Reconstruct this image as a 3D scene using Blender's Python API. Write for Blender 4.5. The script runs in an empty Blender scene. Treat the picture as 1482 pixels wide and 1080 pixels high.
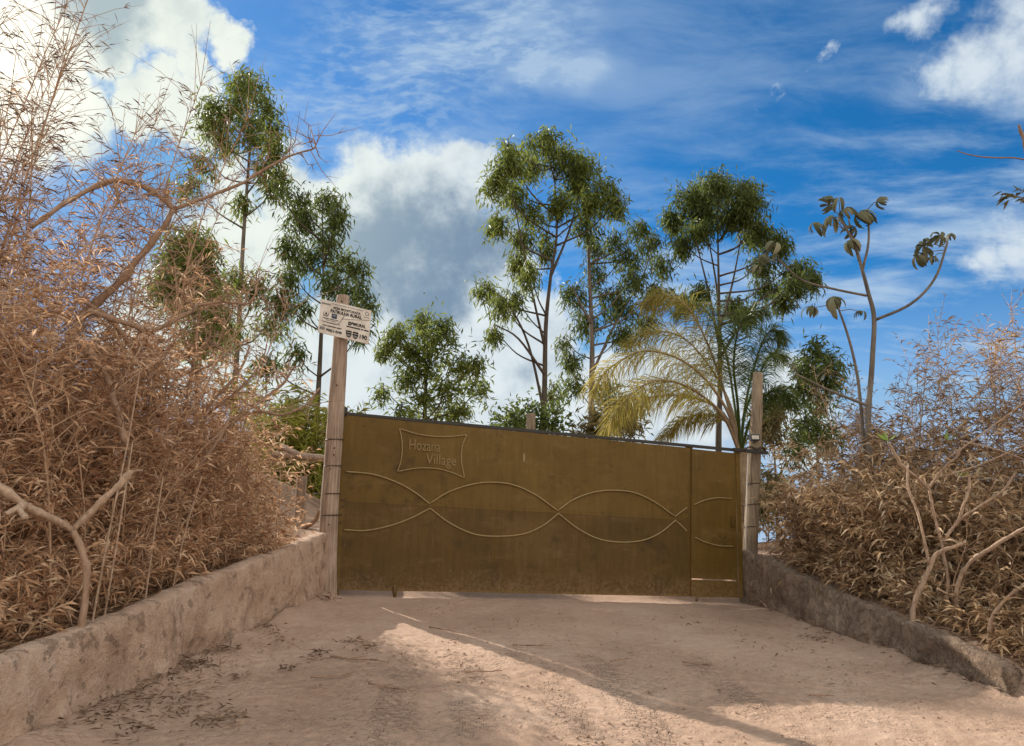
import bpy, math, random
import numpy as np
from mathutils import Matrix, Vector, noise as mnoise

# ------------------------------------------------------------------ camera, sky, sun, exposure
sc = bpy.context.scene
COL = sc.collection
F = 1090.0; PITCH = math.radians(13.4); ROLL = math.radians(0.75); CAMH = 1.55
cam = bpy.data.cameras.new('camera'); camo = bpy.data.objects.new('camera', cam); COL.objects.link(camo)
cam.sensor_width = 36; cam.lens = 36 * F / 1482; cam.clip_end = 3000; cam.clip_start = 0.05
camo.matrix_world = Matrix.Translation((0, 0, CAMH)) @ Matrix.Rotation(math.radians(90) + PITCH, 4, 'X') @ Matrix.Rotation(ROLL, 4, 'Z')
sc.camera = camo
SUN_AZ = -42.0; SUN_EL = 28.0          # degrees; azimuth from +Y, negative = to -X
EXPOSURE = 0.95
sc.view_settings.view_transform = 'Standard'; sc.view_settings.look = 'None'
sc.cycles.max_bounces = 6; sc.cycles.diffuse_bounces = 3; sc.cycles.glossy_bounces = 2; sc.cycles.transmission_bounces = 3
sc.view_settings.gamma = 1.0; sc.view_settings.exposure = EXPOSURE
SD = Vector((math.sin(math.radians(SUN_AZ)) * math.cos(math.radians(SUN_EL)), math.cos(math.radians(SUN_AZ)) * math.cos(math.radians(SUN_EL)), math.sin(math.radians(SUN_EL))))
sun = bpy.data.lights.new('sun', 'SUN'); sun.energy = 4.1; sun.angle = math.radians(0.6); sun.color = (1.0, 0.93, 0.83)
suno = bpy.data.objects.new('sun', sun); COL.objects.link(suno); suno.rotation_euler = SD.to_track_quat('Z', 'Y').to_euler(); suno.location = (-20, 20, 20)


def ray(px, py):
    a = (px - 741) / F; b = -(py - 540) / F
    x = a * math.cos(ROLL) - b * math.sin(ROLL); y = a * math.sin(ROLL) + b * math.cos(ROLL)
    return Vector((x, math.cos(PITCH) - y * math.sin(PITCH), math.sin(PITCH) + y * math.cos(PITCH)))


def P(px, py, Y):
    d = ray(px, py)
    return Vector((0, 0, CAMH)) + d * (Y / d.y)


# node helpers
class NT:
    def __init__(s, tree):
        s.t = tree; s.n = tree.nodes; s.l = tree.links

    def link(s, a, sock):
        if hasattr(a, 'is_output'):
            s.l.new(a, sock)
        elif isinstance(a, (int, float)):
            sock.default_value = a if sock.type == 'VALUE' else ((a,) * 3 if sock.type == 'VECTOR' else (a, a, a, 1))
        else:
            sock.default_value = tuple(a) if sock.type == 'VECTOR' else (tuple(a) + (1,) if len(a) == 3 else tuple(a))

    def math(s, op, a, b=0.0, clamp=False):
        n = s.n.new('ShaderNodeMath'); n.operation = op; n.use_clamp = clamp
        s.link(a, n.inputs[0]); s.link(b, n.inputs[1]); return n.outputs[0]

    def vmath(s, op, a, b=None):
        n = s.n.new('ShaderNodeVectorMath'); n.operation = op
        s.link(a, n.inputs[0])
        if b is not None: s.link(b, n.inputs[1] if op != 'SCALE' else n.inputs[3])
        return n.outputs['Value'] if op in ('DISTANCE', 'DOT_PRODUCT', 'LENGTH') else n.outputs['Vector']

    def noise(s, vec, scale, detail=5, rough=0.55, lac=2.0, dist=0.0, col=False):
        n = s.n.new('ShaderNodeTexNoise')
        if vec is not None: s.link(vec, n.inputs['Vector'])
        n.inputs['Scale'].default_value = scale; n.inputs['Detail'].default_value = detail
        n.inputs['Roughness'].default_value = rough; n.inputs['Distortion'].default_value = dist
        return n.outputs['Color' if col else 'Fac']

    def voronoi(s, vec, scale, feature='F1', out='Distance'):
        n = s.n.new('ShaderNodeTexVoronoi'); n.feature = feature
        s.link(vec, n.inputs['Vector']); n.inputs['Scale'].default_value = scale
        return n.outputs[out]

    def smooth(s, a, lo, hi, o0=0.0, o1=1.0):
        n = s.n.new('ShaderNodeMapRange'); n.interpolation_type = 'SMOOTHSTEP'
        s.link(a, n.inputs[0]); n.inputs[1].default_value = lo; n.inputs[2].default_value = hi
        n.inputs[3].default_value = o0; n.inputs[4].default_value = o1
        return n.outputs[0]

    def mix(s, f, a, b, mode='MIX'):
        n = s.n.new('ShaderNodeMix'); n.data_type = 'RGBA'; n.blend_type = mode
        s.link(f, n.inputs[0]); s.link(a, n.inputs[6]); s.link(b, n.inputs[7]); return n.outputs[2]

    def mapping(s, vec, scale=(1, 1, 1), rot=(0, 0, 0), loc=(0, 0, 0)):
        n = s.n.new('ShaderNodeMapping'); s.link(vec, n.inputs[0])
        n.inputs['Scale'].default_value = scale; n.inputs['Rotation'].default_value = rot; n.inputs['Location'].default_value = loc
        return n.outputs[0]

    def ramp(s, fac, stops):
        n = s.n.new('ShaderNodeValToRGB'); s.link(fac, n.inputs[0])
        e = n.color_ramp.elements
        while len(e) < len(stops): e.new(0.5)
        for k, (p, c) in enumerate(stops):
            e[k].position = p; e[k].color = tuple(c) + (1,)
        return n.outputs[0]


def build_world():
    w = bpy.data.worlds.new('World'); sc.world = w; w.use_nodes = True
    t = NT(w.node_tree); t.n.clear()
    out = t.n.new('ShaderNodeOutputWorld'); bg = t.n.new('ShaderNodeBackground')
    STR = 0.11
    bg.inputs[1].default_value = STR
    sky = t.n.new('ShaderNodeTexSky'); sky.sky_type = 'NISHITA'; sky.sun_disc = False
    sky.sun_elevation = math.radians(SUN_EL); sky.sun_rotation = math.radians(SUN_AZ)
    sky.altitude = 900; sky.air_density = 1.0; sky.dust_density = 0.15; sky.ozone_density = 3.0
    tc = t.n.new('ShaderNodeTexCoord'); d = t.vmath('NORMALIZE', tc.outputs['Generated'])
    K = 1.0 / STR / (2 ** EXPOSURE)

    def cl(r, g, b): return (r * K, g * K, b * K)
    # deep photographic blue: the sky model, tinted; less so towards the sun and the horizon
    sdot = t.vmath('DOT_PRODUCT', d, tuple(SD))
    sep = t.n.new('ShaderNodeSeparateXYZ'); t.l.new(d, sep.inputs[0])
    zz = t.math('MAXIMUM', sep.outputs[2], 0.0)
    soft = t.math('MAXIMUM', t.smooth(zz, 0.0, 0.4, 0.8, 0.0), t.smooth(sdot, 0.6, 1.0, 0.0, 0.5))
    skyc = t.mix(1.0, sky.outputs[0], t.mix(soft, (0.085, 0.445, 0.65), (0.58, 0.72, 0.80)), 'MULTIPLY')
    skyc = t.mix(1.0, skyc, cl(0.20, 0.42, 0.78), 'DARKEN')
    # flat layer coordinates for high cloud
    inv = t.math('DIVIDE', 1.0, t.math('ADD', zz, 0.12))
    flat = t.vmath('MULTIPLY', d, (1, 1, 0)); flat = t.vmath('SCALE', flat, inv)
    # perturbed direction for billows
    nz = t.noise(d, 6.0, 6, 0.62, col=True)
    dp = t.vmath('ADD', d, t.vmath('SCALE', t.vmath('SUBTRACT', nz, (0.5, 0.5, 0.5)), 0.20))

    def blobs(lst, src):
        acc = None
        for (px, py, r) in lst:
            c = ray(px, py).normalized()
            rr = r / F * (c.dot(ray(741, 540).normalized()))
            v = t.math('MULTIPLY_ADD', t.vmath('DISTANCE', src, tuple(c)), -1.0 / rr); v.node.inputs[2].default_value = 1.0
            acc = v if acc is None else t.math('MAXIMUM', acc, v)
        return t.math('MAXIMUM', acc, 0.0)
    cum = [(470, 300, 95), (560, 300, 105), (645, 275, 90), (692, 245, 58), (600, 400, 150), (690, 410, 120), (560, 480, 140),
           (660, 510, 150), (770, 480, 90), (480, 570, 130), (610, 600, 160), (750, 590, 150), (880, 600, 120), (340, 350, 120), (300, 470, 160),
           (10, 60, 110), (100, 30, 95), (215, 15, 85), (310, 60, 55), (200, 140, 70), (80, 150, 90), (262, 185, 62), (250, 110, 50), (-60, 160, 120), (-110, 60, 150),
           (1140, 610, 90), (1000, 570, 100)]
    m = blobs(cum, dp)
    fine = t.noise(d, 20.0, 6, 0.64)
    # the same billow noise sampled a little nearer the sun: relief of lit and shaded sides
    tang = (SD - ray(600, 350).normalized()); tang = (tang / tang.length) * 0.022 + Vector((0, 0, 0.010))
    f1 = t.noise(d, 11.0, 5, 0.58); f2 = t.noise(t.vmath('ADD', d, tuple(tang)), 11.0, 5, 0.58)
    relief = t.math('SUBTRACT', f1, f2)
    body = t.smooth(t.math('ADD', m, t.math('ADD', t.math('MULTIPLY', t.math('SUBTRACT', fine, 0.5), 0.5), t.math('MULTIPLY', t.math('SUBTRACT', f1, 0.5), 0.4))), 0.0, 0.38)
    body = t.math('MULTIPLY', body, t.smooth(m, 0.0, 0.12))
    # unseen broken cumulus round the sky, added thick to lift the shade
    gen = t.noise(dp, 2.6, 5, 0.55)
    behind = t.smooth(sep.outputs[1], -0.1, 0.35, 1.0, 0.0)
    side = t.smooth(t.math('ABSOLUTE', sep.outputs[0]), 0.62, 0.8)
    highz = t.smooth(sep.outputs[2], 0.66, 0.8)
    where = t.math('MAXIMUM', behind, t.math('MAXIMUM', side, highz))
    gen = t.math('MULTIPLY', t.smooth(gen, 0.30, 0.47), where)
    body = t.math('MAXIMUM', body, gen)
    # cirrus veil
    fw = t.vmath('ADD', flat, t.vmath('SCALE', t.vmath('SUBTRACT', t.noise(flat, 1.3, 3, 0.5, col=True), (0.5, 0.5, 0.5)), 0.35))
    cir = t.noise(t.mapping(fw, (1.0, 2.2, 1), (0, 0, 0.5)), 1.5, 8, 0.62)
    mack = t.noise(t.mapping(fw, (6.0, 11.0, 1), (0, 0, -0.6)), 4.0, 3, 0.6)
    vb = blobs([(560, 110, 260), (720, 60, 200), (430, 160, 130), (640, 170, 200), (800, 120, 120)], t.vmath('ADD', d, t.vmath('SCALE', t.vmath('SUBTRACT', t.noise(d, 2.5, 4, 0.6, col=True), (0.5, 0.5, 0.5)), 0.45)))
    vb2 = blobs([(1200, 380, 280), (1350, 300, 260), (1000, 430, 220), (1120, 480, 280), (1420, 480, 200)], d)
    veil = t.math('MULTIPLY', t.smooth(cir, 0.40, 0.68), t.math('ADD', 0.36, t.math('MULTIPLY', t.smooth(t.math('MAXIMUM', vb, vb2), 0.0, 0.9), 0.62)))
    veil = t.math('ADD', veil, t.math('MULTIPLY', t.math('MULTIPLY', t.smooth(vb, 0.0, 0.9), t.smooth(mack, 0.42, 0.66)), 0.30))
    st = blobs([(1185, 88, 26), (1165, 108, 26), (1148, 130, 28), (1120, 152, 22), (1215, 62, 28), (1480, 60, 95), (1410, 95, 75), (1500, 0, 95), (1330, 12, 55), (1570, 60, 120), (1350, 110, 45), (1450, 360, 75), (1520, 345, 90), (1400, 372, 45)], dp)
    wn = t.math('ADD', t.math('MULTIPLY', t.math('SUBTRACT', fine, 0.5), 1.1), t.math('MULTIPLY', t.math('SUBTRACT', cir, 0.5), 1.3))
    white = t.math('MULTIPLY', t.smooth(t.math('ADD', t.math('MULTIPLY', st, 1.3), wn), 0.05, 1.25), t.smooth(st, 0.0, 0.2))
    horizon = t.smooth(zz, 0.02, 0.36, 0.85, 0.0)
    veil = t.math('MAXIMUM', veil, horizon)
    c1 = t.mix(t.math('MINIMUM', veil, 0.8), skyc, cl(0.47, 0.62, 0.79))
    c1 = t.mix(t.math('MULTIPLY', white, 0.95), c1, cl(0.70, 0.79, 0.86))
    # cumulus: grey-blue undersides, bright rims, brighter towards the sun, boosted opposite it as fill for the shade
    sh = blobs([(600, 345, 120), (540, 350, 90), (680, 365, 95), (480, 380, 80), (110, 10, 75), (620, 420, 100), (520, 410, 80)], dp)
    shade = t.math('ADD', t.math('MULTIPLY', t.smooth(sh, 0.0, 0.75), 0.95), t.math('MULTIPLY', relief, -2.2))
    shade = t.math('ADD', shade, t.math('MULTIPLY', t.math('SUBTRACT', f1, 0.5), 0.8))
    shade = t.math('ADD', shade, t.math('MULTIPLY', t.math('SUBTRACT', fine, 0.5), 0.22))
    shade = t.smooth(shade, -0.25, 1.05)
    glow = t.smooth(sdot, 0.80, 1.0)
    front = t.smooth(sdot, 0.35, -0.5)
    lit = t.mix(front, cl(0.76, 0.84, 0.88), cl(1.85, 1.74, 1.58)); lit = t.mix(glow, lit, cl(0.90, 0.95, 0.86))
    gry = t.mix(glow, cl(0.20, 0.30, 0.42), cl(0.45, 0.55, 0.58))
    cc = t.mix(shade, lit, gry)
    c2 = t.mix(body, c1, cc)
    # hazy brightening round the sun
    c3 = t.mix(t.smooth(sdot, 0.985, 1.0, 0.0, 0.7), c2, cl(1.6, 1.5, 1.25))
    w.cycles.sampling_method = 'MANUAL'; w.cycles.sample_map_resolution = 512
    t.l.new(c3, bg.inputs[0]); t.l.new(bg.outputs[0], out.inputs[0])


build_world()

# ------------------------------------------------------------------ materials
MATS = {}


def new_mat(name):
    m = bpy.data.materials.new(name); m.use_nodes = True; t = NT(m.node_tree); t.n.clear()
    out = t.n.new('ShaderNodeOutputMaterial'); MATS[name] = m
    return m, t, out


def princ(t, out, col, rough=0.8, spec=0.3, metal=0.0, bump=None, bstr=0.5, bdist=0.01):
    b = t.n.new('ShaderNodeBsdfPrincipled')
    t.link(col, b.inputs['Base Color']); t.link(rough, b.inputs['Roughness'])
    b.inputs['Metallic'].default_value = metal; b.inputs['Specular IOR Level'].default_value = spec
    if bump is not None:
        bp = t.n.new('ShaderNodeBump'); bp.inputs['Strength'].default_value = bstr; bp.inputs['Distance'].default_value = bdist
        t.l.new(bump, bp.inputs['Height']); t.l.new(bp.outputs[0], b.inputs['Normal'])
    if out is not None: t.l.new(b.outputs[0], out.inputs[0])
    return b


def leaf_mat(name, stops, trans=0.35, rough=0.6, nscale=0.6):
    m, t, out = new_mat(name)
    g = t.n.new('ShaderNodeNewGeometry'); o = t.n.new('ShaderNodeTexCoord')
    f = t.math('ADD', t.math('MULTIPLY', g.outputs['Random Per Island'], 0.6), t.math('MULTIPLY', t.noise(g.outputs['Position'], nscale, 3), 0.4))
    c = t.ramp(f, stops)
    b = princ(t, None, c, rough, 0.12)
    tr = t.n.new('ShaderNodeBsdfTranslucent'); t.l.new(c, tr.inputs[0])
    mx = t.n.new('ShaderNodeMixShader'); mx.inputs[0].default_value = trans
    t.l.new(b.outputs[0], mx.inputs[1]); t.l.new(tr.outputs[0], mx.inputs[2]); t.l.new(mx.outputs[0], out.inputs[0])
    return m


def bark_mat(name, c0, c1, scale=18, stretch=(1, 1, 0.15), bstr=0.6, bdist=0.01, rough=0.9):
    m, t, out = new_mat(name)
    o = t.n.new('ShaderNodeNewGeometry')
    v = t.mapping(o.outputs['Position'], stretch)
    n = t.noise(v, scale, 6, 0.65); n2 = t.noise(o.outputs['Position'], 2.5, 4)
    f = t.math('ADD', t.math('MULTIPLY', n, 0.65), t.math('MULTIPLY', n2, 0.35))
    princ(t, out, t.ramp(f, [(0.32, c0), (0.68, c1)]), rough, 0.2, bump=n, bstr=bstr, bdist=bdist)
    return m


DUST = leaf_mat('dusty_leaf', [(0.12, (0.17, 0.085, 0.045)), (0.34, (0.47, 0.26, 0.14)), (0.58, (0.72, 0.45, 0.265)), (0.85, (0.88, 0.69, 0.48))], 0.45)
DUST2 = leaf_mat('dusty_leaf_grey', [(0.12, (0.10, 0.058, 0.030)), (0.36, (0.32, 0.195, 0.10)), (0.62, (0.58, 0.40, 0.23)), (0.9, (0.86, 0.72, 0.52))], 0.34)
EUC = leaf_mat('eucalyptus_leaf', [(0.1, (0.06, 0.078, 0.018)), (0.45, (0.15, 0.185, 0.040)), (0.8, (0.25, 0.285, 0.065)), (1.0, (0.38, 0.39, 0.13))], 0.5, 0.45, 0.5)
EUCD = leaf_mat('dark_eucalyptus_leaf', [(0.1, (0.042, 0.058, 0.016)), (0.5, (0.11, 0.142, 0.038)), (0.85, (0.19, 0.225, 0.06)), (1.0, (0.32, 0.34, 0.13))], 0.48, 0.45, 0.5)
EUCB = leaf_mat('browning_leaf', [(0.1, (0.07, 0.06, 0.025)), (0.5, (0.14, 0.115, 0.045)), (1.0, (0.27, 0.20, 0.09))], 0.3, 0.6, 0.5)
YEL = leaf_mat('yellow_green_leaf', [(0.1, (0.14, 0.15, 0.02)), (0.5, (0.32, 0.32, 0.05)), (1.0, (0.52, 0.47, 0.11))], 0.45, 0.5, 0.8)
PALMG = leaf_mat('palm_green', [(0.1, (0.035, 0.055, 0.012)), (0.6, (0.09, 0.12, 0.025)), (1.0, (0.20, 0.20, 0.06))], 0.35, 0.4, 0.7)
PALMY = leaf_mat('palm_yellow', [(0.1, (0.17, 0.14, 0.028)), (0.5, (0.37, 0.30, 0.065)), (1.0, (0.60, 0.48, 0.17))], 0.48, 0.5, 0.7)
CECR = leaf_mat('cecropia_leaf', [(0.1, (0.08, 0.085, 0.045)), (0.5, (0.18, 0.175, 0.10)), (0.8, (0.36, 0.31, 0.19)), (1.0, (0.6, 0.52, 0.38))], 0.2, 0.6, 5.0)
BEDL = leaf_mat('bed_leaf', [(0.1, (0.10, 0.055, 0.03)), (0.5, (0.26, 0.155, 0.09)), (1.0, (0.52, 0.35, 0.22))], 0.15, 0.9, 2)
LITTER = leaf_mat('dry_litter', [(0.1, (0.07, 0.045, 0.028)), (0.5, (0.20, 0.13, 0.085)), (1.0, (0.46, 0.32, 0.22))], 0.1, 0.9, 2)
BRIGHTLEAF = leaf_mat('fresh_leaf', [(0.1, (0.12, 0.2, 0.03)), (1.0, (0.3, 0.36, 0.08))], 0.3, 0.4, 3)
EBARK = bark_mat('eucalyptus_bark', (0.075, 0.06, 0.047), (0.26, 0.215, 0.17), 10, (1, 1, 0.2))
EBARKD = bark_mat('dark_bark', (0.035, 0.027, 0.02), (0.12, 0.095, 0.07), 10, (1, 1, 0.2))
DBARK = bark_mat('dusty_bark', (0.20, 0.115, 0.07), (0.42, 0.28, 0.19), 30, (1, 1, 0.4), 1.0, 0.014)
PBARK = bark_mat('pale_bark', (0.20, 0.12, 0.075), (0.58, 0.41, 0.285), 30, (1, 1, 0.6), 1.0, 0.014)
CULM = bark_mat('dusty_cane', (0.24, 0.135, 0.08), (0.56, 0.38, 0.245), 40, (1, 1, 0.3), 0.2, 0.002)
WOOD = bark_mat('weathered_post', (0.13, 0.08, 0.052), (0.56, 0.42, 0.315), 45, (1, 1, 0.045), 1.0, 0.02)
WOOD2 = bark_mat('grey_post', (0.09, 0.062, 0.04), (0.43, 0.33, 0.225), 45, (1, 1, 0.045), 1.0, 0.02)
PALMT = bark_mat('palm_trunk', (0.17, 0.105, 0.06), (0.44, 0.32, 0.20), 24, (1, 1, 0.35), 0.9, 0.02)


def simple(name, col, rough=0.5, spec=0.4, metal=0.0, var=0.25, scale=30):
    m, t, out = new_mat(name)
    g = t.n.new('ShaderNodeNewGeometry'); n = t.noise(g.outputs['Position'], scale, 4)
    c = t.mix(n, tuple(x * (1 - var) for x in col), tuple(min(1, x * (1 + var)) for x in col))
    princ(t, out, c, rough, spec, metal, n, 0.15, 0.002); return m


WIRE = simple('rusty_wire', (0.07, 0.045, 0.03), 0.6, 0.4, 0.4)
BLACK = simple('black_plastic', (0.015, 0.015, 0.016), 0.4)
LENS = simple('lamp_glass', (0.55, 0.50, 0.40), 0.15, 0.6)
INK = simple('sign_ink', (0.012, 0.012, 0.014), 0.7, 0.1)
INKB = simple('sign_blue', (0.03, 0.05, 0.09), 0.6)
INKG = simple('sign_grey', (0.22, 0.21, 0.19), 0.7)
DARKM = simple('dark_steel', (0.03, 0.026, 0.02), 0.6)
CABLE = simple('pale_cable', (0.6, 0.55, 0.5), 0.6)

# gate paint
m, t, out = new_mat('gate_paint')
g = t.n.new('ShaderNodeNewGeometry'); pos = g.outputs['Position']
n1 = t.noise(pos, 1.3, 5, 0.6); n2 = t.noise(t.mapping(pos, (6, 6, 0.7)), 3, 5, 0.65); n3 = t.noise(pos, 60, 3)
f = t.math('ADD', t.math('MULTIPLY', n1, 0.55), t.math('ADD', t.math('MULTIPLY', n2, 0.35), t.math('MULTIPLY', n3, 0.1)))
c = t.ramp(f, [(0.30, (0.092, 0.051, 0.010)), (0.50, (0.130, 0.075, 0.015)), (0.70, (0.172, 0.104, 0.026))])
dirt = t.smooth(t.math('ADD', t.noise(pos, 3.2, 6, 0.7), t.math('MULTIPLY', t.noise(pos, 11, 4), 0.25)), 0.66, 0.86)
c = t.mix(t.math('MULTIPLY', dirt, 0.65), c, (0.045, 0.026, 0.010))
zg = t.n.new('ShaderNodeSeparateXYZ'); t.l.new(pos, zg.inputs[0])
runs = t.smooth(t.noise(t.mapping(pos, (22, 22, 0.9)), 2.0, 5, 0.6), 0.60, 0.78)
c = t.mix(t.math('MULTIPLY', runs, 0.6), c, (0.21, 0.115, 0.05))
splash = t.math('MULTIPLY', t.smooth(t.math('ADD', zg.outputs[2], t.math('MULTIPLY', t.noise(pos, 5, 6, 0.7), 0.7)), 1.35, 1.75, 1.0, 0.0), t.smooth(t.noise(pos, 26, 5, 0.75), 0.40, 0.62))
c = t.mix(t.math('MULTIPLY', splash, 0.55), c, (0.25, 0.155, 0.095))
dust = t.smooth(t.noise(t.mapping(pos, (1, 1, 2.5)), 2.1, 5, 0.7), 0.52, 0.75)
c = t.mix(t.math('MULTIPLY', dust, 0.25), c, (0.26, 0.16, 0.07))
princ(t, out, c, t.math('ADD', 0.40, t.math('MULTIPLY', n1, 0.22)), 0.16, 0.0, t.math('ADD', t.math('MULTIPLY', n1, 1.0), t.math('MULTIPLY', n3, 0.02)), 0.25, 0.06)
GATE = m
m, t, out = new_mat('gate_rod')
g = t.n.new('ShaderNodeNewGeometry'); n1 = t.noise(g.outputs['Position'], 25, 4)
princ(t, out, t.mix(n1, (0.19, 0.125, 0.04), (0.34, 0.24, 0.10)), 0.4, 0.4)
ROD = m

LETT = simple('gate_letter', (0.225, 0.148, 0.058), 0.5, 0.2)
# dirt ground
m, t, out = new_mat('dirt')
g = t.n.new('ShaderNodeNewGeometry'); pos = g.outputs['Position']
sp = t.n.new('ShaderNodeSeparateXYZ'); t.l.new(pos, sp.inputs[0])
n1 = t.noise(pos, 0.9, 6, 0.6); n2 = t.noise(pos, 14, 6, 0.7); n3 = t.noise(pos, 90, 4, 0.7)
f = t.math('ADD', t.math('MULTIPLY', n1, 0.5), t.math('ADD', t.math('MULTIPLY', n2, 0.3), t.math('MULTIPLY', n3, 0.2)))
c = t.ramp(f, [(0.32, (0.33, 0.21, 0.145)), (0.5, (0.485, 0.325, 0.232)), (0.68, (0.62, 0.445, 0.335))])
# bed soil off the driveway
inside = t.math('MULTIPLY', t.smooth(sp.outputs[0], -2.75, -2.55), t.smooth(sp.outputs[0], 4.15, 4.0))
far = t.smooth(sp.outputs[1], 10.6, 13.0, 1.0, 0.0)
soil = t.ramp(t.noise(pos, 3, 8, 0.7), [(0.3, (0.10, 0.055, 0.030)), (0.55, (0.20, 0.115, 0.065)), (0.75, (0.32, 0.21, 0.13))])
c = t.mix(t.math('MULTIPLY', inside, t.math('ADD', 0.4, t.math('MULTIPLY', far, 0.6))), soil, c)
# tyre treads: bands of small pressed blocks running up the drive
wob = t.vmath('ADD', pos, t.vmath('SCALE', t.vmath('SUBTRACT', t.noise(pos, 0.7, 2, 0.5, col=True), (0.5, 0.5, 0.5)), 0.5))
br = t.n.new('ShaderNodeTexBrick'); t.l.new(t.mapping(wob, (1, 1, 1), (0, 0, 0.12)), br.inputs['Vector'])
br.inputs['Scale'].default_value = 1.0; br.inputs['Brick Width'].default_value = 0.075; br.inputs['Row Height'].default_value = 0.05
br.inputs['Mortar Size'].default_value = 0.010; br.inputs['Mortar Smooth'].default_value = 0.6
br.inputs['Color1'].default_value = (1, 1, 1, 1); br.inputs['Color2'].default_value = (0.7, 0.7, 0.7, 1); br.inputs['Mortar'].default_value = (0, 0, 0, 1)
ws = t.n.new('ShaderNodeSeparateXYZ'); t.l.new(wob, ws.inputs[0])
slant = t.math('ADD', ws.outputs[0], t.math('MULTIPLY', ws.outputs[1], 0.10)); band = None
for x0 in (-0.72, -0.28, 0.34, 0.86, 1.75):
    q_ = t.smooth(t.math('ABSOLUTE', t.math('SUBTRACT', slant, x0 + 0.55)), 0.08, 0.17, 1.0, 0.0)
    band = q_ if band is None else t.math('MAXIMUM', band, q_)
band = t.math('MULTIPLY', band, t.smooth(t.noise(pos, 1.6, 5, 0.65), 0.40, 0.58))
band = t.math('MULTIPLY', band, t.smooth(sp.outputs[1], 6.5, 7.4, 1.0, 0.0))
pits = t.smooth(t.voronoi(t.vmath('ADD', pos, t.vmath('SCALE', t.noise(pos, 30, 3, 0.5, col=True), 0.04)), 26), 0.10, 0.55)
pitm = t.math('MULTIPLY', t.smooth(t.noise(pos, 1.7, 4), 0.40, 0.6), t.smooth(sp.outputs[1], 6.6, 7.6, 1.0, 0.15))
h = t.math('ADD', t.math('MULTIPLY', n2, 0.7), t.math('MULTIPLY', n3, 0.35))
h = t.math('ADD', h, t.math('MULTIPLY', t.math('MULTIPLY', br.outputs['Color'], band), 1.1))
h = t.math('ADD', h, t.math('MULTIPLY', t.math('MULTIPLY', pits, pitm), 0.35))
groove = t.math('MULTIPLY', band, t.math('SUBTRACT', 1.0, br.outputs['Color'], True))
c = t.mix(t.math('MULTIPLY', groove, 0.16), c, (0.22, 0.135, 0.09))
speck = t.smooth(t.noise(pos, 38, 4, 0.7), 0.62, 0.72)
c = t.mix(t.math('MULTIPLY', speck, 0.35), c, (0.17, 0.11, 0.075))
princ(t, out, c, 0.95, 0.1, 0, h, 1.0, 0.04)
DIRT = m

# rendered low walls
m, t, out = new_mat('wall_render')
g = t.n.new('ShaderNodeNewGeometry'); pos = g.outputs['Position']
n1 = t.noise(pos, 2.2, 6, 0.65); n2 = t.noise(pos, 12, 6, 0.7); n3 = t.noise(pos, 60, 4, 0.7)
f = t.math('ADD', t.math('MULTIPLY', n1, 0.5), t.math('ADD', t.math('MULTIPLY', n2, 0.35), t.math('MULTIPLY', n3, 0.15)))
c = t.ramp(f, [(0.32, (0.34, 0.21, 0.14)), (0.5, (0.56, 0.38, 0.27)), (0.68, (0.74, 0.57, 0.44))])
st = t.smooth(t.math('ADD', t.noise(t.mapping(pos, (1, 1, 0.6)), 4.5, 7, 0.75), 0), 0.52, 0.7)
c = t.mix(t.math('MULTIPLY', st, 0.6), c, (0.19, 0.12, 0.08))
chip = t.smooth(t.math('ADD', t.noise(pos, 5.5, 8, 0.8), t.math('MULTIPLY', t.voronoi(pos, 9), 0.18)), 0.66, 0.74)
c = t.mix(t.math('MULTIPLY', chip, 0.4), c, (0.30, 0.19, 0.13))
n2 = t.math('SUBTRACT', n2, t.math('MULTIPLY', chip, 0.22))
princ(t, out, c, 0.95, 0.1, 0, t.math('ADD', n2, t.math('MULTIPLY', n3, 0.5)), 1.0, 0.045)
WALL = m
m, t, out = new_mat('wall_render_grey')
g = t.n.new('ShaderNodeNewGeometry'); pos = g.outputs['Position']
n1 = t.noise(pos, 2.2, 6, 0.65); n2 = t.noise(pos, 12, 6, 0.7); n3 = t.noise(pos, 60, 4, 0.7)
f = t.math('ADD', t.math('MULTIPLY', n1, 0.5), t.math('ADD', t.math('MULTIPLY', n2, 0.35), t.math('MULTIPLY', n3, 0.15)))
c = t.ramp(f, [(0.32, (0.18, 0.12, 0.085)), (0.5, (0.38, 0.265, 0.19)), (0.68, (0.60, 0.46, 0.35))])
st = t.smooth(t.noise(t.mapping(pos, (1, 1, 0.6)), 4.5, 7, 0.75), 0.5, 0.7)
c = t.mix(t.math('MULTIPLY', st, 0.6), c, (0.085, 0.058, 0.04))
chip = t.smooth(t.math('ADD', t.noise(pos, 6.5, 8, 0.8), t.math('MULTIPLY', t.voronoi(pos, 10), 0.18)), 0.58, 0.62)
c = t.mix(t.math('MULTIPLY', chip, 0.6), c, (0.36, 0.26, 0.185))
n2 = t.math('SUBTRACT', n2, t.math('MULTIPLY', chip, 0.35))
princ(t, out, c, 0.95, 0.1, 0, t.math('ADD', n2, t.math('MULTIPLY', n3, 0.5)), 1.0, 0.06)
WALLG = m
# sign board
m, t, out = new_mat('sign_board')
g = t.n.new('ShaderNodeNewGeometry'); n1 = t.noise(g.outputs['Position'], 6, 6, 0.7)
princ(t, out, t.ramp(n1, [(0.3, (0.52, 0.44, 0.36)), (0.6, (0.74, 0.67, 0.58))]), 0.6, 0.3)
BOARD = m


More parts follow.
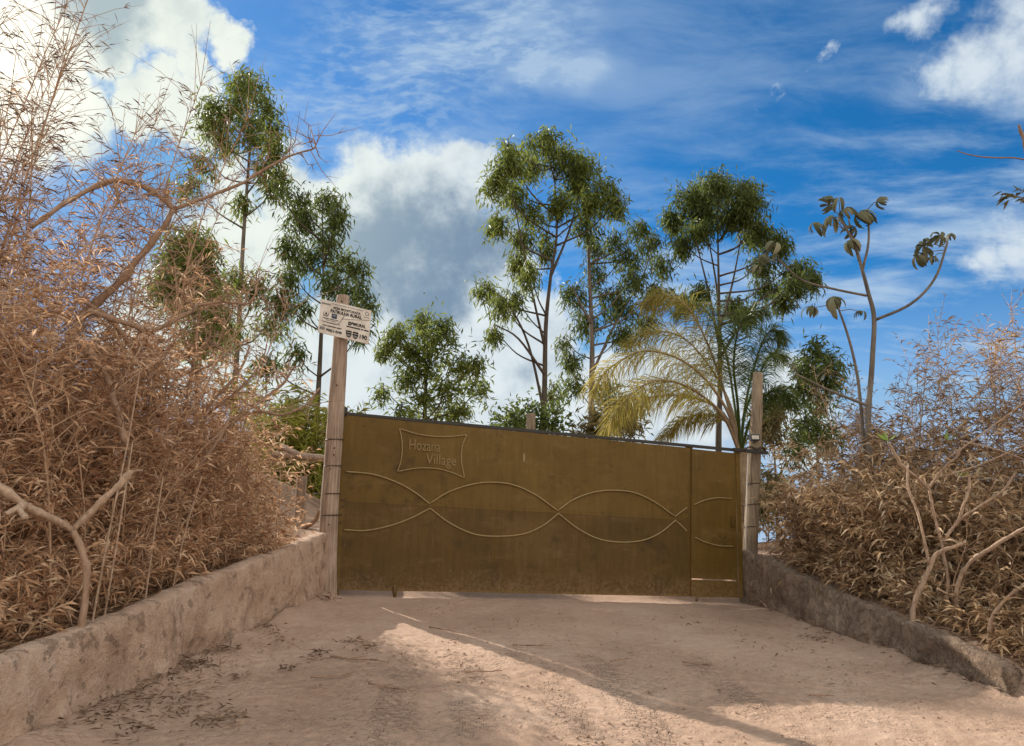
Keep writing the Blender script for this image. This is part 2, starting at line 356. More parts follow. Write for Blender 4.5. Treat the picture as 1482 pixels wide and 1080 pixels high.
# ------------------------------------------------------------------ mesh helpers
class MB:
    def __init__(s): s.v = []; s.f = []

    def tube(s, pts, rad, sides=8, cap=True):
        pts = [Vector(p) for p in pts]; n = len(pts)
        if not hasattr(rad, '__len__'): rad = [rad] * n
        base = len(s.v); up = None
        for i, p in enumerate(pts):
            d = (pts[min(i + 1, n - 1)] - pts[max(i - 1, 0)])
            d = d.normalized() if d.length > 1e-9 else Vector((0, 0, 1))
            if up is None:
                up = Vector((1, 0, 0)) if abs(d.x) < 0.8 else Vector((0, 1, 0))
            a = (up - d * up.dot(d)); a = a.normalized() if a.length > 1e-6 else d.orthogonal().normalized()
            up = a; b = d.cross(a)
            for k in range(sides):
                an = 2 * math.pi * k / sides
                s.v.append(tuple(p + (a * math.cos(an) + b * math.sin(an)) * rad[i]))
        for i in range(n - 1):
            for k in range(sides):
                k2 = (k + 1) % sides
                s.f.append((base + i * sides + k, base + i * sides + k2, base + (i + 1) * sides + k2, base + (i + 1) * sides + k))
        if cap:
            s.f.append(tuple(base + k for k in reversed(range(sides))))
            s.f.append(tuple(base + (n - 1) * sides + k for k in range(sides)))
        return s

    def box8(s, c):   # c: 8 corners, bottom 4 (ccw) then top 4
        b = len(s.v); s.v += [tuple(x) for x in c]
        for q in ((3, 2, 1, 0), (4, 5, 6, 7), (0, 1, 5, 4), (1, 2, 6, 5), (2, 3, 7, 6), (3, 0, 4, 7)):
            s.f.append(tuple(b + i for i in q))
        return s

    def box(s, c, ax, ay, az):   # centre and half axes
        c, ax, ay, az = Vector(c), Vector(ax), Vector(ay), Vector(az)
        return s.box8([c - ax - ay - az, c + ax - ay - az, c + ax + ay - az, c - ax + ay - az, c - ax - ay + az, c + ax - ay + az, c + ax + ay + az, c - ax + ay + az])

    def build(s, name, mat, parent=None, smooth=True, origin=None):
        me = bpy.data.meshes.new(name); v = s.v
        if origin is not None:
            o = Vector(origin); v = [tuple(Vector(q) - o) for q in v]
        me.from_pydata(v, [], s.f); me.update()
        if smooth: me.polygons.foreach_set('use_smooth', [True] * len(me.polygons))
        return link(name, me, mat, parent, origin)


def link(name, me, mat, parent=None, origin=None):
    me.materials.append(mat) if mat and not me.materials else None
    ob = bpy.data.objects.new(name, me); COL.objects.link(ob)
    if origin is not None: ob.location = origin
    if parent is not None:
        ob.parent = parent; ob.matrix_parent_inverse = parent.matrix_basis.inverted()
    return ob


def thing(name, loc, label, cat, group=None):
    o = bpy.data.objects.new(name, None); COL.objects.link(o); o.location = loc; o.empty_display_size = 0.2
    return tag(o, label, cat, group)


def tag(o, label, cat, group=None):
    o['label'] = label; o['category'] = cat
    if group: o['group'] = group
    return o


def np_mesh(name, V, Fc, mat, parent=None, k=3, smooth=False):
    me = bpy.data.meshes.new(name); V = np.asarray(V, np.float32); Fc = np.asarray(Fc, np.int32)
    me.vertices.add(len(V)); me.vertices.foreach_set('co', V.ravel())
    me.loops.add(Fc.size); me.loops.foreach_set('vertex_index', Fc.ravel())
    me.polygons.add(len(Fc)); me.polygons.foreach_set('loop_start', np.arange(0, Fc.size, k, dtype=np.int32))
    if smooth: me.polygons.foreach_set('use_smooth', np.ones(len(Fc), bool))
    me.update(calc_edges=True); me.validate()
    return link(name, me, mat, parent)


RNG = np.random.default_rng(7)


def unit(a): return a / np.maximum(np.linalg.norm(a, axis=1, keepdims=True), 1e-9)


def leaf_mesh(name, C, D, L, W, mat, parent=None, droop=0.15, fold=0.25, kind='stuff', rng=RNG):
    """C base points, D directions, L lengths, W widths: a folded two-triangle blade each."""
    C = np.asarray(C, float); D = unit(np.asarray(D, float)); n = len(C)
    r = unit(rng.normal(size=(n, 3))); S = unit(np.cross(D, r)); N = np.cross(S, D)
    L = np.broadcast_to(np.asarray(L, float), (n,))[:, None]; W = np.broadcast_to(np.asarray(W, float), (n,))[:, None]
    tip = C + D * L; tip[:, 2] -= (droop * L)[:, 0]
    mid = C + D * L * 0.42
    V = np.stack([C, mid + S * W * .5 + N * W * fold, tip, mid - S * W * .5 + N * W * fold], 1).reshape(-1, 3)
    i = np.arange(n)[:, None] * 4
    Fc = np.concatenate([i + np.array([[0, 2, 1]]), i + np.array([[0, 3, 2]])], 1).reshape(-1, 3)
    o = np_mesh(name, V, Fc, mat, parent)
    if kind: o['kind'] = kind
    return o


def catmull(pts, n=6):
    pts = [Vector(p) for p in pts]; q = [pts[0] * 2 - pts[1]] + pts + [pts[-1] * 2 - pts[-2]]; out = []
    for i in range(1, len(q) - 2):
        for k in range(n):
            t_ = k / n; a, b, c_, d_ = q[i - 1], q[i], q[i + 1], q[i + 2]
            out.append(0.5 * ((2 * b) + (c_ - a) * t_ + (2 * a - 5 * b + 4 * c_ - d_) * t_ ** 2 + (3 * b - a - 3 * c_ + d_) * t_ ** 3))
    out.append(pts[-1]); return out


def lerp(a, b, n): return [a + (b - a) * i / (n - 1) for i in range(n)]


# ------------------------------------------------------------------ ground
def xl(y): return -2.13 - 0.0742 * (9.2 - y)
def xr(y): return 3.14 + 0.178 * (10.3 - y)
def wtL(y): return 0.97 + 0.1486 * (y - 3.95)
def wtR(y): return 0.765 + 0.2076 * (y - 6.35)


def sst(a, lo, hi):
    u = min(1, max(0, (a - lo) / (hi - lo))); return u * u * (3 - 2 * u)


def plane_z(x, y):
    xx = max(-8, min(8, x)); yy = max(y, -20)
    if yy > 10.3: yy = 10.3 + (1 - math.exp(-(yy - 10.3) * 0.25)) * 2.0
    return -0.0372 * xx + 0.1037 * yy


def gz(x, y):
    z = plane_z(x, y)
    yl = min(max(y, 2.0), 9.4)
    left = sst(x, xl(min(y, 9.3)) - 0.09, xl(min(y, 9.3)) - 0.20)if False else 0
    e = xl(min(y, 9.3)) - 0.08
    if x < e:
        r = (wtL(yl) - plane_z(x, yl) - 0.07); r *= sst(e - x, 0.0, 0.14) * (sst(y, -2, 2.5))
        if y > 9.4: r *= 1 - 0.6 * sst(y, 14, 26)
        z += r + 0.12 * sst(e - x, 0.3, 2.5) * sst(y, -2, 3)
    yr = min(max(y, 6.3), 10.4); e = xr(max(min(y, 10.4), 5.6)) + 0.07
    if x > e:
        r = (wtR(yr) - plane_z(x, yr) - 0.05) * sst(x - e, 0.0, 0.14) * sst(y, 5.7, 6.5)
        if y > 10.4: r *= 1 - 0.6 * sst(y, 15, 26)
        z += r + 0.15 * sst(x - e, 0.3, 2.5) * sst(y, 5.5, 7.5)
    z += 0.85 * math.exp(-(((x + 4.9) / 1.9) ** 2 + ((y - 13.5) / 1.8) ** 2))
    return z


def coords(dense0, dense1, step, lo, hi):
    a = list(np.arange(dense0, dense1, step)); s = step; x = dense0
    while x > lo: s *= 1.25; x -= s; a.insert(0, x)
    s = step; x = a[-1]
    while x < hi: s *= 1.25; x += s; a.append(x)
    return a


gx = coords(-3.0, 4.9, 0.028, -500, 500); gy = coords(4.0, 7.6, 0.025, -120, 7.6); gy = [q for q in gy if q < 7.6] + coords(7.6, 11.4, 0.045, 7.59, 900)[1:]
V = []
for y in gy:
    for x in gx:
        z = gz(x, y)
        if -4 < x < 6 and 2 < y < 13:
            v3 = Vector((x, y, 0))
            gk = 1 - 0.9 * math.exp(-((y - 9.9 - 0.19 * (x - 0.5)) / 0.5) ** 2); z -= 0.035 * (1 - gk)
            z += gk * 0.020 * mnoise.noise(v3 * 1.1) + 0.010 * mnoise.noise(v3 * 3.3) + 0.006 * mnoise.noise(v3 * 9.0)
            if y < 8.2 and -2.6 < x < 5: z += (0.011 * mnoise.noise(v3 * 11.0) + 0.012 * mnoise.noise(v3 * 21.0)) * (0.35 + 0.65 * sst(8.2 - y, 0.3, 1.6))
            if xl(y) < x < xr(y) and y < 9.3:   # soft wheel ruts and spill against the walls
                z -= 0.022 * (math.exp(-((x + 0.55 + 0.1 * math.sin(y)) / 0.22) ** 2) + math.exp(-((x - 1.0 + 0.1 * math.sin(y * 1.2)) / 0.22) ** 2))
                e1 = x - xl(y); e2 = xr(y) - x
                z += 0.10 * math.exp(-(e1 / 0.22) ** 2) * (0.6 + 0.8 * mnoise.noise(v3 * 2.0)) + 0.07 * math.exp(-(e2 / 0.2) ** 2) * (0.6 + 0.8 * mnoise.noise(v3 * 2.2))
        elif abs(x) < 60 and -10 < y < 80:
            z += 0.05 * mnoise.noise(Vector((x, y, 0)) * 0.4)
        V.append((x, y, z))
nx = len(gx)
i, j = np.meshgrid(np.arange(nx - 1), np.arange(len(gy) - 1)); a = (j * nx + i).ravel()
ground = np_mesh('ground', V, np.stack([a, a + 1, a + nx + 1, a + nx], 1), DIRT, None, 4, True)
ground['kind'] = 'structure'


def GZ(x, y): return gz(x, y)


def on_ground(px, py):
    d = ray(px, py); lo = 1.0
    for k in range(4000):
        p = Vector((0, 0, CAMH)) + d * (1.0 + k * 0.01)
        if p.z < gz(p.x, p.y): return p
    return p


# ------------------------------------------------------------------ low walls
def low_wall(name, face, top, y0, y1, side, mat, label, thick=0.2, amp=0.03, seed=1):
    rows = []; ys = np.arange(y0, y1 + 1e-6, 0.06); prof_n = 12
    for y in ys:
        fx = face(y); zt = top(y); zb = plane_z(fx, y) - 0.15
        ring = []
        for k in range(prof_n + 1):      # visible face, bottom to top, battered
            u = k / prof_n
            ring.append((fx + side * (0.03 - 0.05 * (1 - u)), zb + (zt - 0.025 - zb) * u))
        ring += [(fx + side * 0.045, zt - 0.004), (fx + side * 0.10, zt + 0.003), (fx + side * (thick - 0.05), zt), (fx + side * thick, zt - 0.03), (fx + side * thick, zb)]
        e = min(1.0, (y - y0 + 0.01) / 0.12, (y1 - y + 0.05) / 0.12)
        rows.append([(x, y, z if z < zb + 0.2 else zb + (z - zb) * (0.82 + 0.18 * math.sqrt(max(e, 0)))) for x, z in ring])
    V = []; 
    for r in rows:
        for (x, y, z) in r:
            v3 = Vector((x * 0.7 + seed, y, z))
            u_ = 1.0 + 1.3 * (1 - sst(z - plane_z(x, y), 0.0, 0.45)); dx = u_ * amp * (mnoise.noise(v3 * 2.0) * 0.8 + mnoise.noise(v3 * 6.0) * 0.5 + mnoise.noise(v3 * 15.0) * 0.28)
            dz = amp * (mnoise.noise(v3 * 1.3 + Vector((9, 0, 0))) * 0.9 + mnoise.noise(v3 * 7.0 + Vector((9, 0, 0))) * 0.3)
            V.append((x + dx, y, z + dz))
    m_ = len(rows[0]); f = []
    for r in range(len(rows) - 1):
        for k in range(m_ - 1):
            a = r * m_ + k; q = (a, a + 1, a + m_ + 1, a + m_)
            f.append(q if side < 0 else tuple(reversed(q)))
    f.append(tuple(range(m_))); f.append(tuple((len(rows) - 1) * m_ + k for k in reversed(range(m_))))
    mb = MB(); mb.v = V; mb.f = f
    o = mb.build(name, mat, None, True)
    return tag(o, label, 'wall')


low_wall('low_wall', xl, wtL, 2.2, 9.36, -1, WALL, 'pale plastered low wall running up to the sign post below the bamboo', 0.21, 0.042, 1)
low_wall('low_wall', xr, wtR, 6.28, 10.62, 1, WALLG, 'rough grey low wall sloping down from the post with the small lamp', 0.2, 0.046, 5)

# ------------------------------------------------------------------ gate
GL = P(483, 858, 9.40); GR = P(1076, 870, 10.40)
gdir = Vector((GR.x - GL.x, GR.y - GL.y, 0)).normalized(); gn = Vector((gdir.y, -gdir.x, 0))   # towards camera


def GP(px, py, off=0.0):
    d = ray(px, py); o = Vector((0, 0, CAMH))
    tt = (GL - o).dot(gn) / d.dot(gn)
    return o + d * tt + gn * off


gate = thing('metal_gate', GP(483, 862), 'wide brown sheet metal gate with welded oval curves and raised lettering', 'gate')


def gquad(px, name, mat, parent, off0, off1):
    """prism on the gate plane from 4 pixel corners (bl, br, tr, tl)"""
    c = [GP(*q) for q in px]
    mb = MB(); mb.box8([c[0] + gn * off1, c[1] + gn * off1, c[1] + gn * off0, c[0] + gn * off0, c[3] + gn * off1, c[2] + gn * off1, c[2] + gn * off0, c[3] + gn * off0])
    return mb.build(name, mat, parent, False)


def wavy_sheet(px, name, parent, off, nx_=60, nz_=24, amp=0.006, seed=0):
    bl, br_, tr_, tl_ = [GP(*q) for q in px]; V = []
    for a in range(nz_ + 1):
        for b in range(nx_ + 1):
            u, w_ = b / nx_, a / nz_
            p = (bl * (1 - u) + br_ * u) * (1 - w_) + (tl_ * (1 - u) + tr_ * u) * w_
            k = min(1, min(u, 1 - u) * 12, min(w_, 1 - w_) * 8)
            d = amp * k * (mnoise.noise(p * 1.1 + Vector((seed, 0, 0))) * 1.6 + mnoise.noise(p * 2.6 + Vector((seed, 3, 0))) * 0.7)
            V.append(p + gn * (off + d))
    n = len(V); V += [p - gn * 0.003 for p in V[:n]]; f = []
    s = nx_ + 1
    for a in range(nz_):
        for b in range(nx_):
            q = a * s + b; f.append((q, q + 1, q + s + 1, q + s)); f.append((n + q, n + q + s, n + q + s + 1, n + q + 1))
    mb = MB(); mb.v = [tuple(v) for v in V]; mb.f = f
    return mb.build(name, GATE, parent, True)


def topy(x): return 597 + (x - 498) * (650.0 - 597) / (1066 - 498)
def boty(x): return 853 + (x - 483) * (864.5 - 853) / (1076 - 483)
def midy(x): return 724 + (x - 500) * (751.0 - 724) / (985 - 500)


wavy_sheet([(492, midy(492) + 2), (995.5, midy(995) + 2), (997.5, topy(997) + 5), (500, topy(500) + 4)], 'upper_sheet', gate, 0.012, seed=1)
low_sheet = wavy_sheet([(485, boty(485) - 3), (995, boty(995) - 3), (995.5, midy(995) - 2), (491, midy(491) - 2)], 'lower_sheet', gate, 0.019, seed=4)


# darker copy of the gate paint for the lower sheet
GATE2 = GATE.copy(); GATE2.name = 'gate_paint_dark'
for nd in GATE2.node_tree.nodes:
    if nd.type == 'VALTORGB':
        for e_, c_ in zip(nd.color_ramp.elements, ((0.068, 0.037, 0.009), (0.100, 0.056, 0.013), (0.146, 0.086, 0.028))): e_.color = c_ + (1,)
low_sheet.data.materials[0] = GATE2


def bar(name, a, b, wpx, off, r=0.022, mat=GATE, parent=None):
    """square tube between two gate pixels"""
    A = GP(*a); B = GP(*b); d = (B - A); ax = d * 0.5; dn = d.normalized(); ay = dn.cross(gn).normalized() * wpx * 0.5
    mb = MB(); mb.box((A + B) * 0.5 + gn * off, ax, ay, gn * r); return mb.build(name, mat, parent or gate, False)


bar('hinge_stile', (487, 861), (499.5, 595), 0.06, -0.010, 0.030)
bar('top_rail', (498, topy(498) + 1.5), (1079, topy(1079) + 1.5), 0.035, -0.011, 0.028, DARKM)
bar('bottom_rail', (486, boty(486) - 2.2), (996, boty(996) - 2.2), 0.045, -0.012, 0.030)
bar('middle_rail', (500, midy(500)), (990, midy(990)), 0.03, 0.003, 0.018)
bar('door_stile', (996.5, boty(997)), (998.5, topy(998) + 3), 0.095, -0.036, 0.022)
# wicket door at the free end
door = wavy_sheet([(999.5, 837), (1067, 839.5), (1064, topy(1063) + 6.5), (1001, topy(1001) + 6)], 'wicket_door', gate, 0.008, 14, 24, 0.005, 7)
bar('door_stile', (1072, 866), (1066.5, topy(1066) + 3), 0.06, -0.012, 0.032)
gquad([(1000, 864), (1068, 865), (1066, 841.5), (1000, 839)], 'kick_sheet', GATE, gate, 0.010, 0.002)
bar('latch_bar', (1060, 651), (1109, 656), 0.045, 0.03, 0.02, DARKM)


def rod(name, pts, parent, r=0.010, off=0.026, mat=ROD, n=8):
    p = catmull([GP(x, y, off) for x, y in pts], n)
    return MB().tube(p, r, 8).build(name, mat, parent)


for pts in ([(500, 683), (540, 687), (575, 699), (600, 713), (622, 730)], [(497, 767), (530, 768), (565, 761), (595, 750), (622, 736)],
            [(622, 729), (650, 712), (685, 701), (715, 698.5), (745, 703), (775, 717), (807, 740)], [(622, 736), (650, 757), (685, 773), (720, 776.5), (757, 773), (785, 761), (808, 743)],
            [(807, 739), (830, 723), (858, 713), (885, 710), (915, 713), (945, 726), (976, 748)], [(808, 744), (835, 765), (865, 780), (898, 785), (930, 782), (955, 771), (977, 753)],
            [(976, 748), (985, 741), (993, 735)], [(976, 753), (985, 761), (993, 769)]):
    rod('curved_rod', pts, gate)
for pts in ([(1003, 731), (1020, 724), (1038, 721), (1058, 722)], [(1005, 778), (1020, 785), (1040, 790), (1060, 791)]):
    rod('curved_rod', pts, door, 0.009, 0.022)
for pts in ([(578, 621), (605, 629), (632, 632.5), (656, 632), (675, 630)], [(675, 630), (669, 645), (667, 664), (669, 678), (672, 692)],
            [(672, 692), (655, 685), (633, 679), (605, 678), (575, 683)], [(575, 683), (580, 668), (582, 650), (581, 635), (578, 621)]):
    rod('plaque_rod', pts, gate, 0.008)


def text_mesh(name, body, origin, ex, ey, n, height, width, mat, parent, extrude=0.004, align='LEFT', bold=0.0):
    """flat lettering: origin = baseline start, ex/ey unit axes, cap height, total width"""
    cu = bpy.data.curves.new(name, 'FONT'); cu.body = body; cu.size = 1.0; cu.extrude = 0.5; cu.offset = bold; cu.resolution_u = 3
    ob = bpy.data.objects.new('tmp', cu); COL.objects.link(ob); bpy.context.view_layer.update()
    me = bpy.data.meshes.new_from_object(ob.evaluated_get(bpy.context.evaluated_depsgraph_get())); bpy.data.objects.remove(ob)
    co = np.empty(len(me.vertices) * 3, np.float32); me.vertices.foreach_get('co', co); co = co.reshape(-1, 3)
    w0, w1 = co[:, 0].min(), co[:, 0].max(); caph = 0.69
    ex, ey, n, o = [np.array(q, float) for q in (ex, ey, n, origin)]
    out_ = o + np.outer((co[:, 0] - w0) / (w1 - w0) * width, ex) + np.outer(co[:, 1] / caph * height, ey) + np.outer((co[:, 2] + 0.5) * extrude, n)
    me.vertices.foreach_set('co', out_.astype(np.float32).ravel()); me.update(); me.name = name
    me.materials.clear()
    return link(name, me, mat, parent)


for body, a, b, hpx in (('Hozana', (592, 651), (637, 654.5), 15), ('Village', (616, 671.5), (660, 674.5), 15)):
    A = GP(*a, 0.018); B = GP(*b, 0.018); ex = (B - A).normalized()
    hgt = (GP(a[0], a[1] - hpx) - GP(*a)).length
    text_mesh('raised_lettering', body, A, ex, Vector((0, 0, 1)), gn, hgt, (B - A).length, LETT, gate, 0.008, bold=0.005)
# hardware
MB().tube([GP(499, 603, 0.0), GP(499.5, 590, 0.0)], 0.035, 10).build('hinge_pin', DARKM, gate)
MB().tube([GP(476, 594, -0.01), GP(487, 594.5, 0.0), GP(500, 595, 0.0)], 0.014, 8).build('hinge_strap', DARKM, gate)
MB().tube([GP(474, 812, -0.02), GP(488, 812, 0.0)], 0.014, 8).build('hinge_strap', DARKM, gate)
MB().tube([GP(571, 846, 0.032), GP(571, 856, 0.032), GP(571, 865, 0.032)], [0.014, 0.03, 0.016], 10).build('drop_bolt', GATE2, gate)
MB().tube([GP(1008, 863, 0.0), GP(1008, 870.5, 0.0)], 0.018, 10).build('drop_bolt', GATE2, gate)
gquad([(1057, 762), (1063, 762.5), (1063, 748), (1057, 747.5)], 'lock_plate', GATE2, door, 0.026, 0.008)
for (x, y) in ((496, 733), (494, 745), (493, 757), (495, 724)):
    MB().tube([GP(x, y, 0.018), GP(x, y, 0.028)], 0.011, 8).build('bolt_head', DARKM, gate)
gquad([(757, 668), (759.3, 668), (759.3, 657), (757, 657)], 'paint_scar', ROD, gate, 0.0165, 0.014)


# ------------------------------------------------------------------ posts
def wood_post(name, path, radii, mat, label, seed=0, knots=True):
    pts = catmull(path, 12); n = len(pts); rr = []
    s = 20; mb = MB(); up = None
    rad = np.interp(np.linspace(0, 1, n), np.linspace(0, 1, len(radii)), radii)
    mb.tube(pts, list(rad), s)
    v = []
    for q, co in enumerate(mb.v):
        p = pts[min(q // s, n - 1)]; c_ = Vector(co); d = c_ - p
        ang = math.atan2(d.y, d.x)
        k = 1 + 0.05 * mnoise.noise(Vector((math.cos(ang) * 1.5, math.sin(ang) * 1.5, c_.z * 0.8 + seed))) + 0.045 * mnoise.noise(Vector((math.cos(ang) * 5, math.sin(ang) * 5, c_.z * 2 + seed)))
        v.append(tuple(p + d * k))
    mb.v = v
    o = thing(name, path[0], label, 'post')
    mb.build('shaft', mat, o)
    return o


LPD = 9.27
lp = [P(474, 900, LPD), P(475, 770, LPD), P(486, 600, LPD), P(493, 490, LPD), P(496.5, 429, LPD)]
lpost = wood_post('wooden_post', lp, [0.112, 0.108, 0.102, 0.09, 0.082], WOOD, 'tall weathered wooden gate post carrying the sign', 1)


def ring(name, p, r, thick, mat, parent, tilt=0.0):
    mb = MB(); pts = [p + Vector((math.cos(a) * r, math.sin(a) * r, math.sin(a + 1) * tilt)) for a in np.linspace(0, 2 * math.pi, 25)]
    mb.tube(pts, thick, 6, False); return mb.build(name, mat, parent)


for (x, y, r) in ((484, 637, 0.108), (482, 675, 0.109), (479.5, 715, 0.111), (477.5, 746, 0.113)):
    ring('wire_band', P(x, y, LPD), r, 0.006, WIRE, lpost, 0.008)
for (x, y) in ((497, 440), (481, 680), (486, 660), (479, 760), (490, 560), (487, 650)):
    p = P(x, y, LPD) + Vector((0, -0.098, 0)); MB().tube([p + Vector((0, 0.03, 0)), p + Vector((0, -0.012, 0))], 0.009, 6).build('nail_head', DARKM, lpost)
RPD = 10.62
rp = [P(1083, 890, RPD), P(1086, 800, RPD), P(1091, 680, RPD), P(1095, 600, RPD), P(1097, 540, RPD)]
rpost = wood_post('wooden_post', rp, [0.10, 0.098, 0.092, 0.078, 0.070], WOOD2, 'shorter grey wooden gate post with a small black lamp', 4)
for (x, y, r) in ((1089.5, 700, 0.098), (1088, 730, 0.099), (1086.5, 762, 0.10), (1093, 655, 0.095)):
    ring('wire_band', P(x, y, RPD), r, 0.006, WIRE, rpost, 0.008)
MB().tube([P(1101.5, 545, RPD), P(1099, 620, RPD), P(1096, 700, RPD - .02), P(1092, 795, RPD - .02)], 0.022, 8).build('side_batten', WOOD2, rpost)

lamp = thing('post_lamp', P(1092, 645, RPD - 0.12), 'small black lamp with pale square face strapped to grey post', 'lamp')
c = P(1092, 633.5, RPD - 0.125)
MB().box(c, (0.065, 0, 0), (0, 0.035, 0), (0, 0.006, 0.042)).build('housing', BLACK, lamp, False)
MB().box(c + Vector((0, -0.037, 0.0)), (0.050, 0, 0), (0, 0.004, 0), (0, 0.0006, 0.026)).build('lamp_face', LENS, lamp, False)
MB().tube([c + Vector((0, 0.03, -0.03)), c + Vector((0, 0.06, -0.07)), c + Vector((0.0, 0.11, -0.09))], 0.012, 8).build('bracket', BLACK, lamp)
# chain holding the gate to the post
chain = thing('lock_chain', P(1092, 652, RPD - 0.12), 'rusty chain looped round the grey post at the latch bar', 'chain')
cp = [P(1070, 655, 10.30), P(1078, 650, 10.36), P(1086, 647, RPD - 0.15), P(1095, 650, RPD - 0.15), P(1104, 648, RPD - 0.10), P(1107, 652, RPD - 0.02)]
cpts = catmull(cp, 4)
for k in range(len(cpts) - 1):
    a, b = cpts[k], cpts[k + 1]; mid = (a + b) / 2; d = (b - a).normalized(); s_ = d.cross(Vector((0, 0, 1)) if k % 2 else Vector((0, 1, 0.2))).normalized()
    L = (b - a).length * 0.72; pts = [mid + d * math.cos(q) * L + s_ * math.sin(q) * 0.016 for q in np.linspace(0, 2 * math.pi, 11)]
    MB().tube(pts, 0.006, 5, False).build('chain_link', WIRE, chain)
tie = thing('cable_tie', P(1082, 660, 10.4), 'pale cable running down between gate and grey post', 'cable')
MB().tube(catmull([P(1083, 645, 10.42), P(1081.5, 690, 10.46), P(1080, 760, 10.5), P(1079, 800, 10.52)], 6), 0.007, 6).build('cable_run', CABLE, tie)

# ------------------------------------------------------------------ sign
SDP = 9.15
sTL, sTR, sBR, sBL = P(465, 433, SDP), P(537.5, 450, SDP - 0.02), P(532.5, 497.5, SDP - 0.02), P(460, 481, SDP)
sign = thing('notice_sign', (sTL + sBR) / 2, 'tilted white rural patrol notice board nailed to the tall post', 'sign')
sx = (sTR - sTL); sy = (sTL - sBL); sw = sx.length; shh = sy.length
ux = sx.normalized(); uy = sy.normalized(); un = ux.cross(uy).normalized(); un = un if un.y < 0 else -un
skew = sy.dot(ux) / shh


def SP(u, v, off=0.0):      # u right 0..1, v down 0..1
    return sTL + sx * u - sy * v + un * off


mb = MB(); mb.box8([SP(0, 1, 0.008), SP(1, 1, 0.008), SP(1, 1, -0.008), SP(0, 1, -0.008), SP(0, 0, 0.008), SP(1, 0, 0.008), SP(1, 0, -0.008), SP(0, 0, -0.008)])
mb.build('board', BOARD, sign, False)


def sign_text(body, u0, u1, v, h, mat=INK, bold=0.01):
    text_mesh('lettering', body, SP(u0, v, 0.0085), ux, uy, un, h * shh, (u1 - u0) * sw, mat, sign, 0.0015, bold=bold)


sign_text('AREA MONITORADA', 0.25, 0.80, 0.205, 0.068, bold=0.03)
sign_text('PATRULHA RURAL', 0.21, 0.83, 0.325, 0.09, bold=0.04)
sign_text('@PMRURAL', 0.57, 0.92, 0.56, 0.085, bold=0.035)
sign_text('99821-4340', 0.16, 0.47, 0.905, 0.075, bold=0.035)
sign_text('190', 0.82, 0.965, 0.90, 0.12, bold=0.035)


def sign_bars(u0, u1, v, h, words, mat=INK):
    rr = random.Random(int(u0 * 1000 + v * 977)); u = u0; mb = MB()
    tot = sum(words) + 0.6 * (len(words) - 1); s_ = (u1 - u0) / tot
    for w_ in words:
        a, b = u, u + w_ * s_
        mb.box8([SP(a, v + h, 0.0095), SP(b, v + h, 0.0095), SP(b, v + h, 0.008), SP(a, v + h, 0.008), SP(a, v, 0.0095), SP(b, v, 0.0095), SP(b, v, 0.008), SP(a, v, 0.008)])
        u = b + 0.6 * s_
    return mb.build('small_print', mat, sign, False)


sign_bars(0.22, 0.84, 0.055, 0.022, [6, 7, 2, 5, 6], INKG)
sign_bars(0.02, 0.2, 0.085, 0.05, [9], INKG)
sign_bars(0.07, 0.38, 0.525, 0.022, [7, 5, 3]); sign_bars(0.14, 0.34, 0.57, 0.02, [4, 6], INKG); sign_bars(0.08, 0.42, 0.63, 0.022, [6, 8, 3], INKG)
sign_bars(0.08, 0.46, 0.735, 0.028, [4, 8, 5]); sign_bars(0.545, 0.985, 0.61, 0.035, [12, 2, 4]); sign_bars(0.03, 0.13, 0.80, 0.09, [3], INKG)
sign_bars(0.865, 0.985, 0.23, 0.018, [5], INKG)


def sign_poly(name, pts, mat, off=0.0095):
    mb = MB(); n = len(pts); mb.v = [tuple(SP(u, v, off)) for u, v in pts] + [tuple(SP(u, v, 0.007)) for u, v in pts]
    mb.f = [tuple(range(n))] + [(k, (k + 1) % n, n + (k + 1) % n, n + k) for k in range(n)]
    return mb.build(name, mat, sign, False)


def ell(cu, cv, a, b, n=18): return [(cu + a * math.cos(q), cv + b * math.sin(q)) for q in np.linspace(0, 2 * math.pi, n, endpoint=False)]


sign_poly('emblem', [(0.25, 0.355), (0.335, 0.355), (0.345, 0.365), (0.345, 0.485), (0.335, 0.495), (0.25, 0.495), (0.24, 0.485), (0.24, 0.365)], INKB)
sign_poly('emblem_mark', [(0.262, 0.385), (0.322, 0.385), (0.322, 0.43), (0.262, 0.43)], INKG, 0.0105)
sign_poly('emblem', ell(0.13, 0.40, 0.06, 0.075), INKG); sign_poly('emblem_mark', ell(0.13, 0.385, 0.045, 0.055), BOARD, 0.0105); sign_poly('emblem_mark', ell(0.13, 0.395, 0.02, 0.03), INK, 0.0115)
sign_poly('emblem_mark', [(0.07, 0.44), (0.18, 0.44), (0.17, 0.475), (0.08, 0.475)], INKG, 0.0115)
for cu_ in (0.605, 0.735):
    sh_ = [(cu_ - 0.055, 0.74), (cu_ + 0.055, 0.74), (cu_ + 0.055, 0.85), (cu_ + 0.035, 0.92), (cu_, 0.95), (cu_ - 0.035, 0.92), (cu_ - 0.055, 0.85)]
    sign_poly('shield', sh_, INK)
    sign_poly('shield_mark', [(cu_ - 0.04, 0.845), (cu_ + 0.04, 0.845), (cu_ + 0.03, 0.89), (cu_, 0.92), (cu_ - 0.03, 0.89)], INKG, 0.0105)
    sign_poly('shield_mark', [(cu_ - 0.04, 0.785), (cu_ + 0.04, 0.79), (cu_ + 0.04, 0.805), (cu_ - 0.04, 0.80)], BOARD, 0.0105)
sign_poly('emblem', ell(0.925, 0.13, 0.04, 0.06), INKG); sign_poly('emblem_mark', ell(0.925, 0.13, 0.025, 0.038), BOARD, 0.0105)
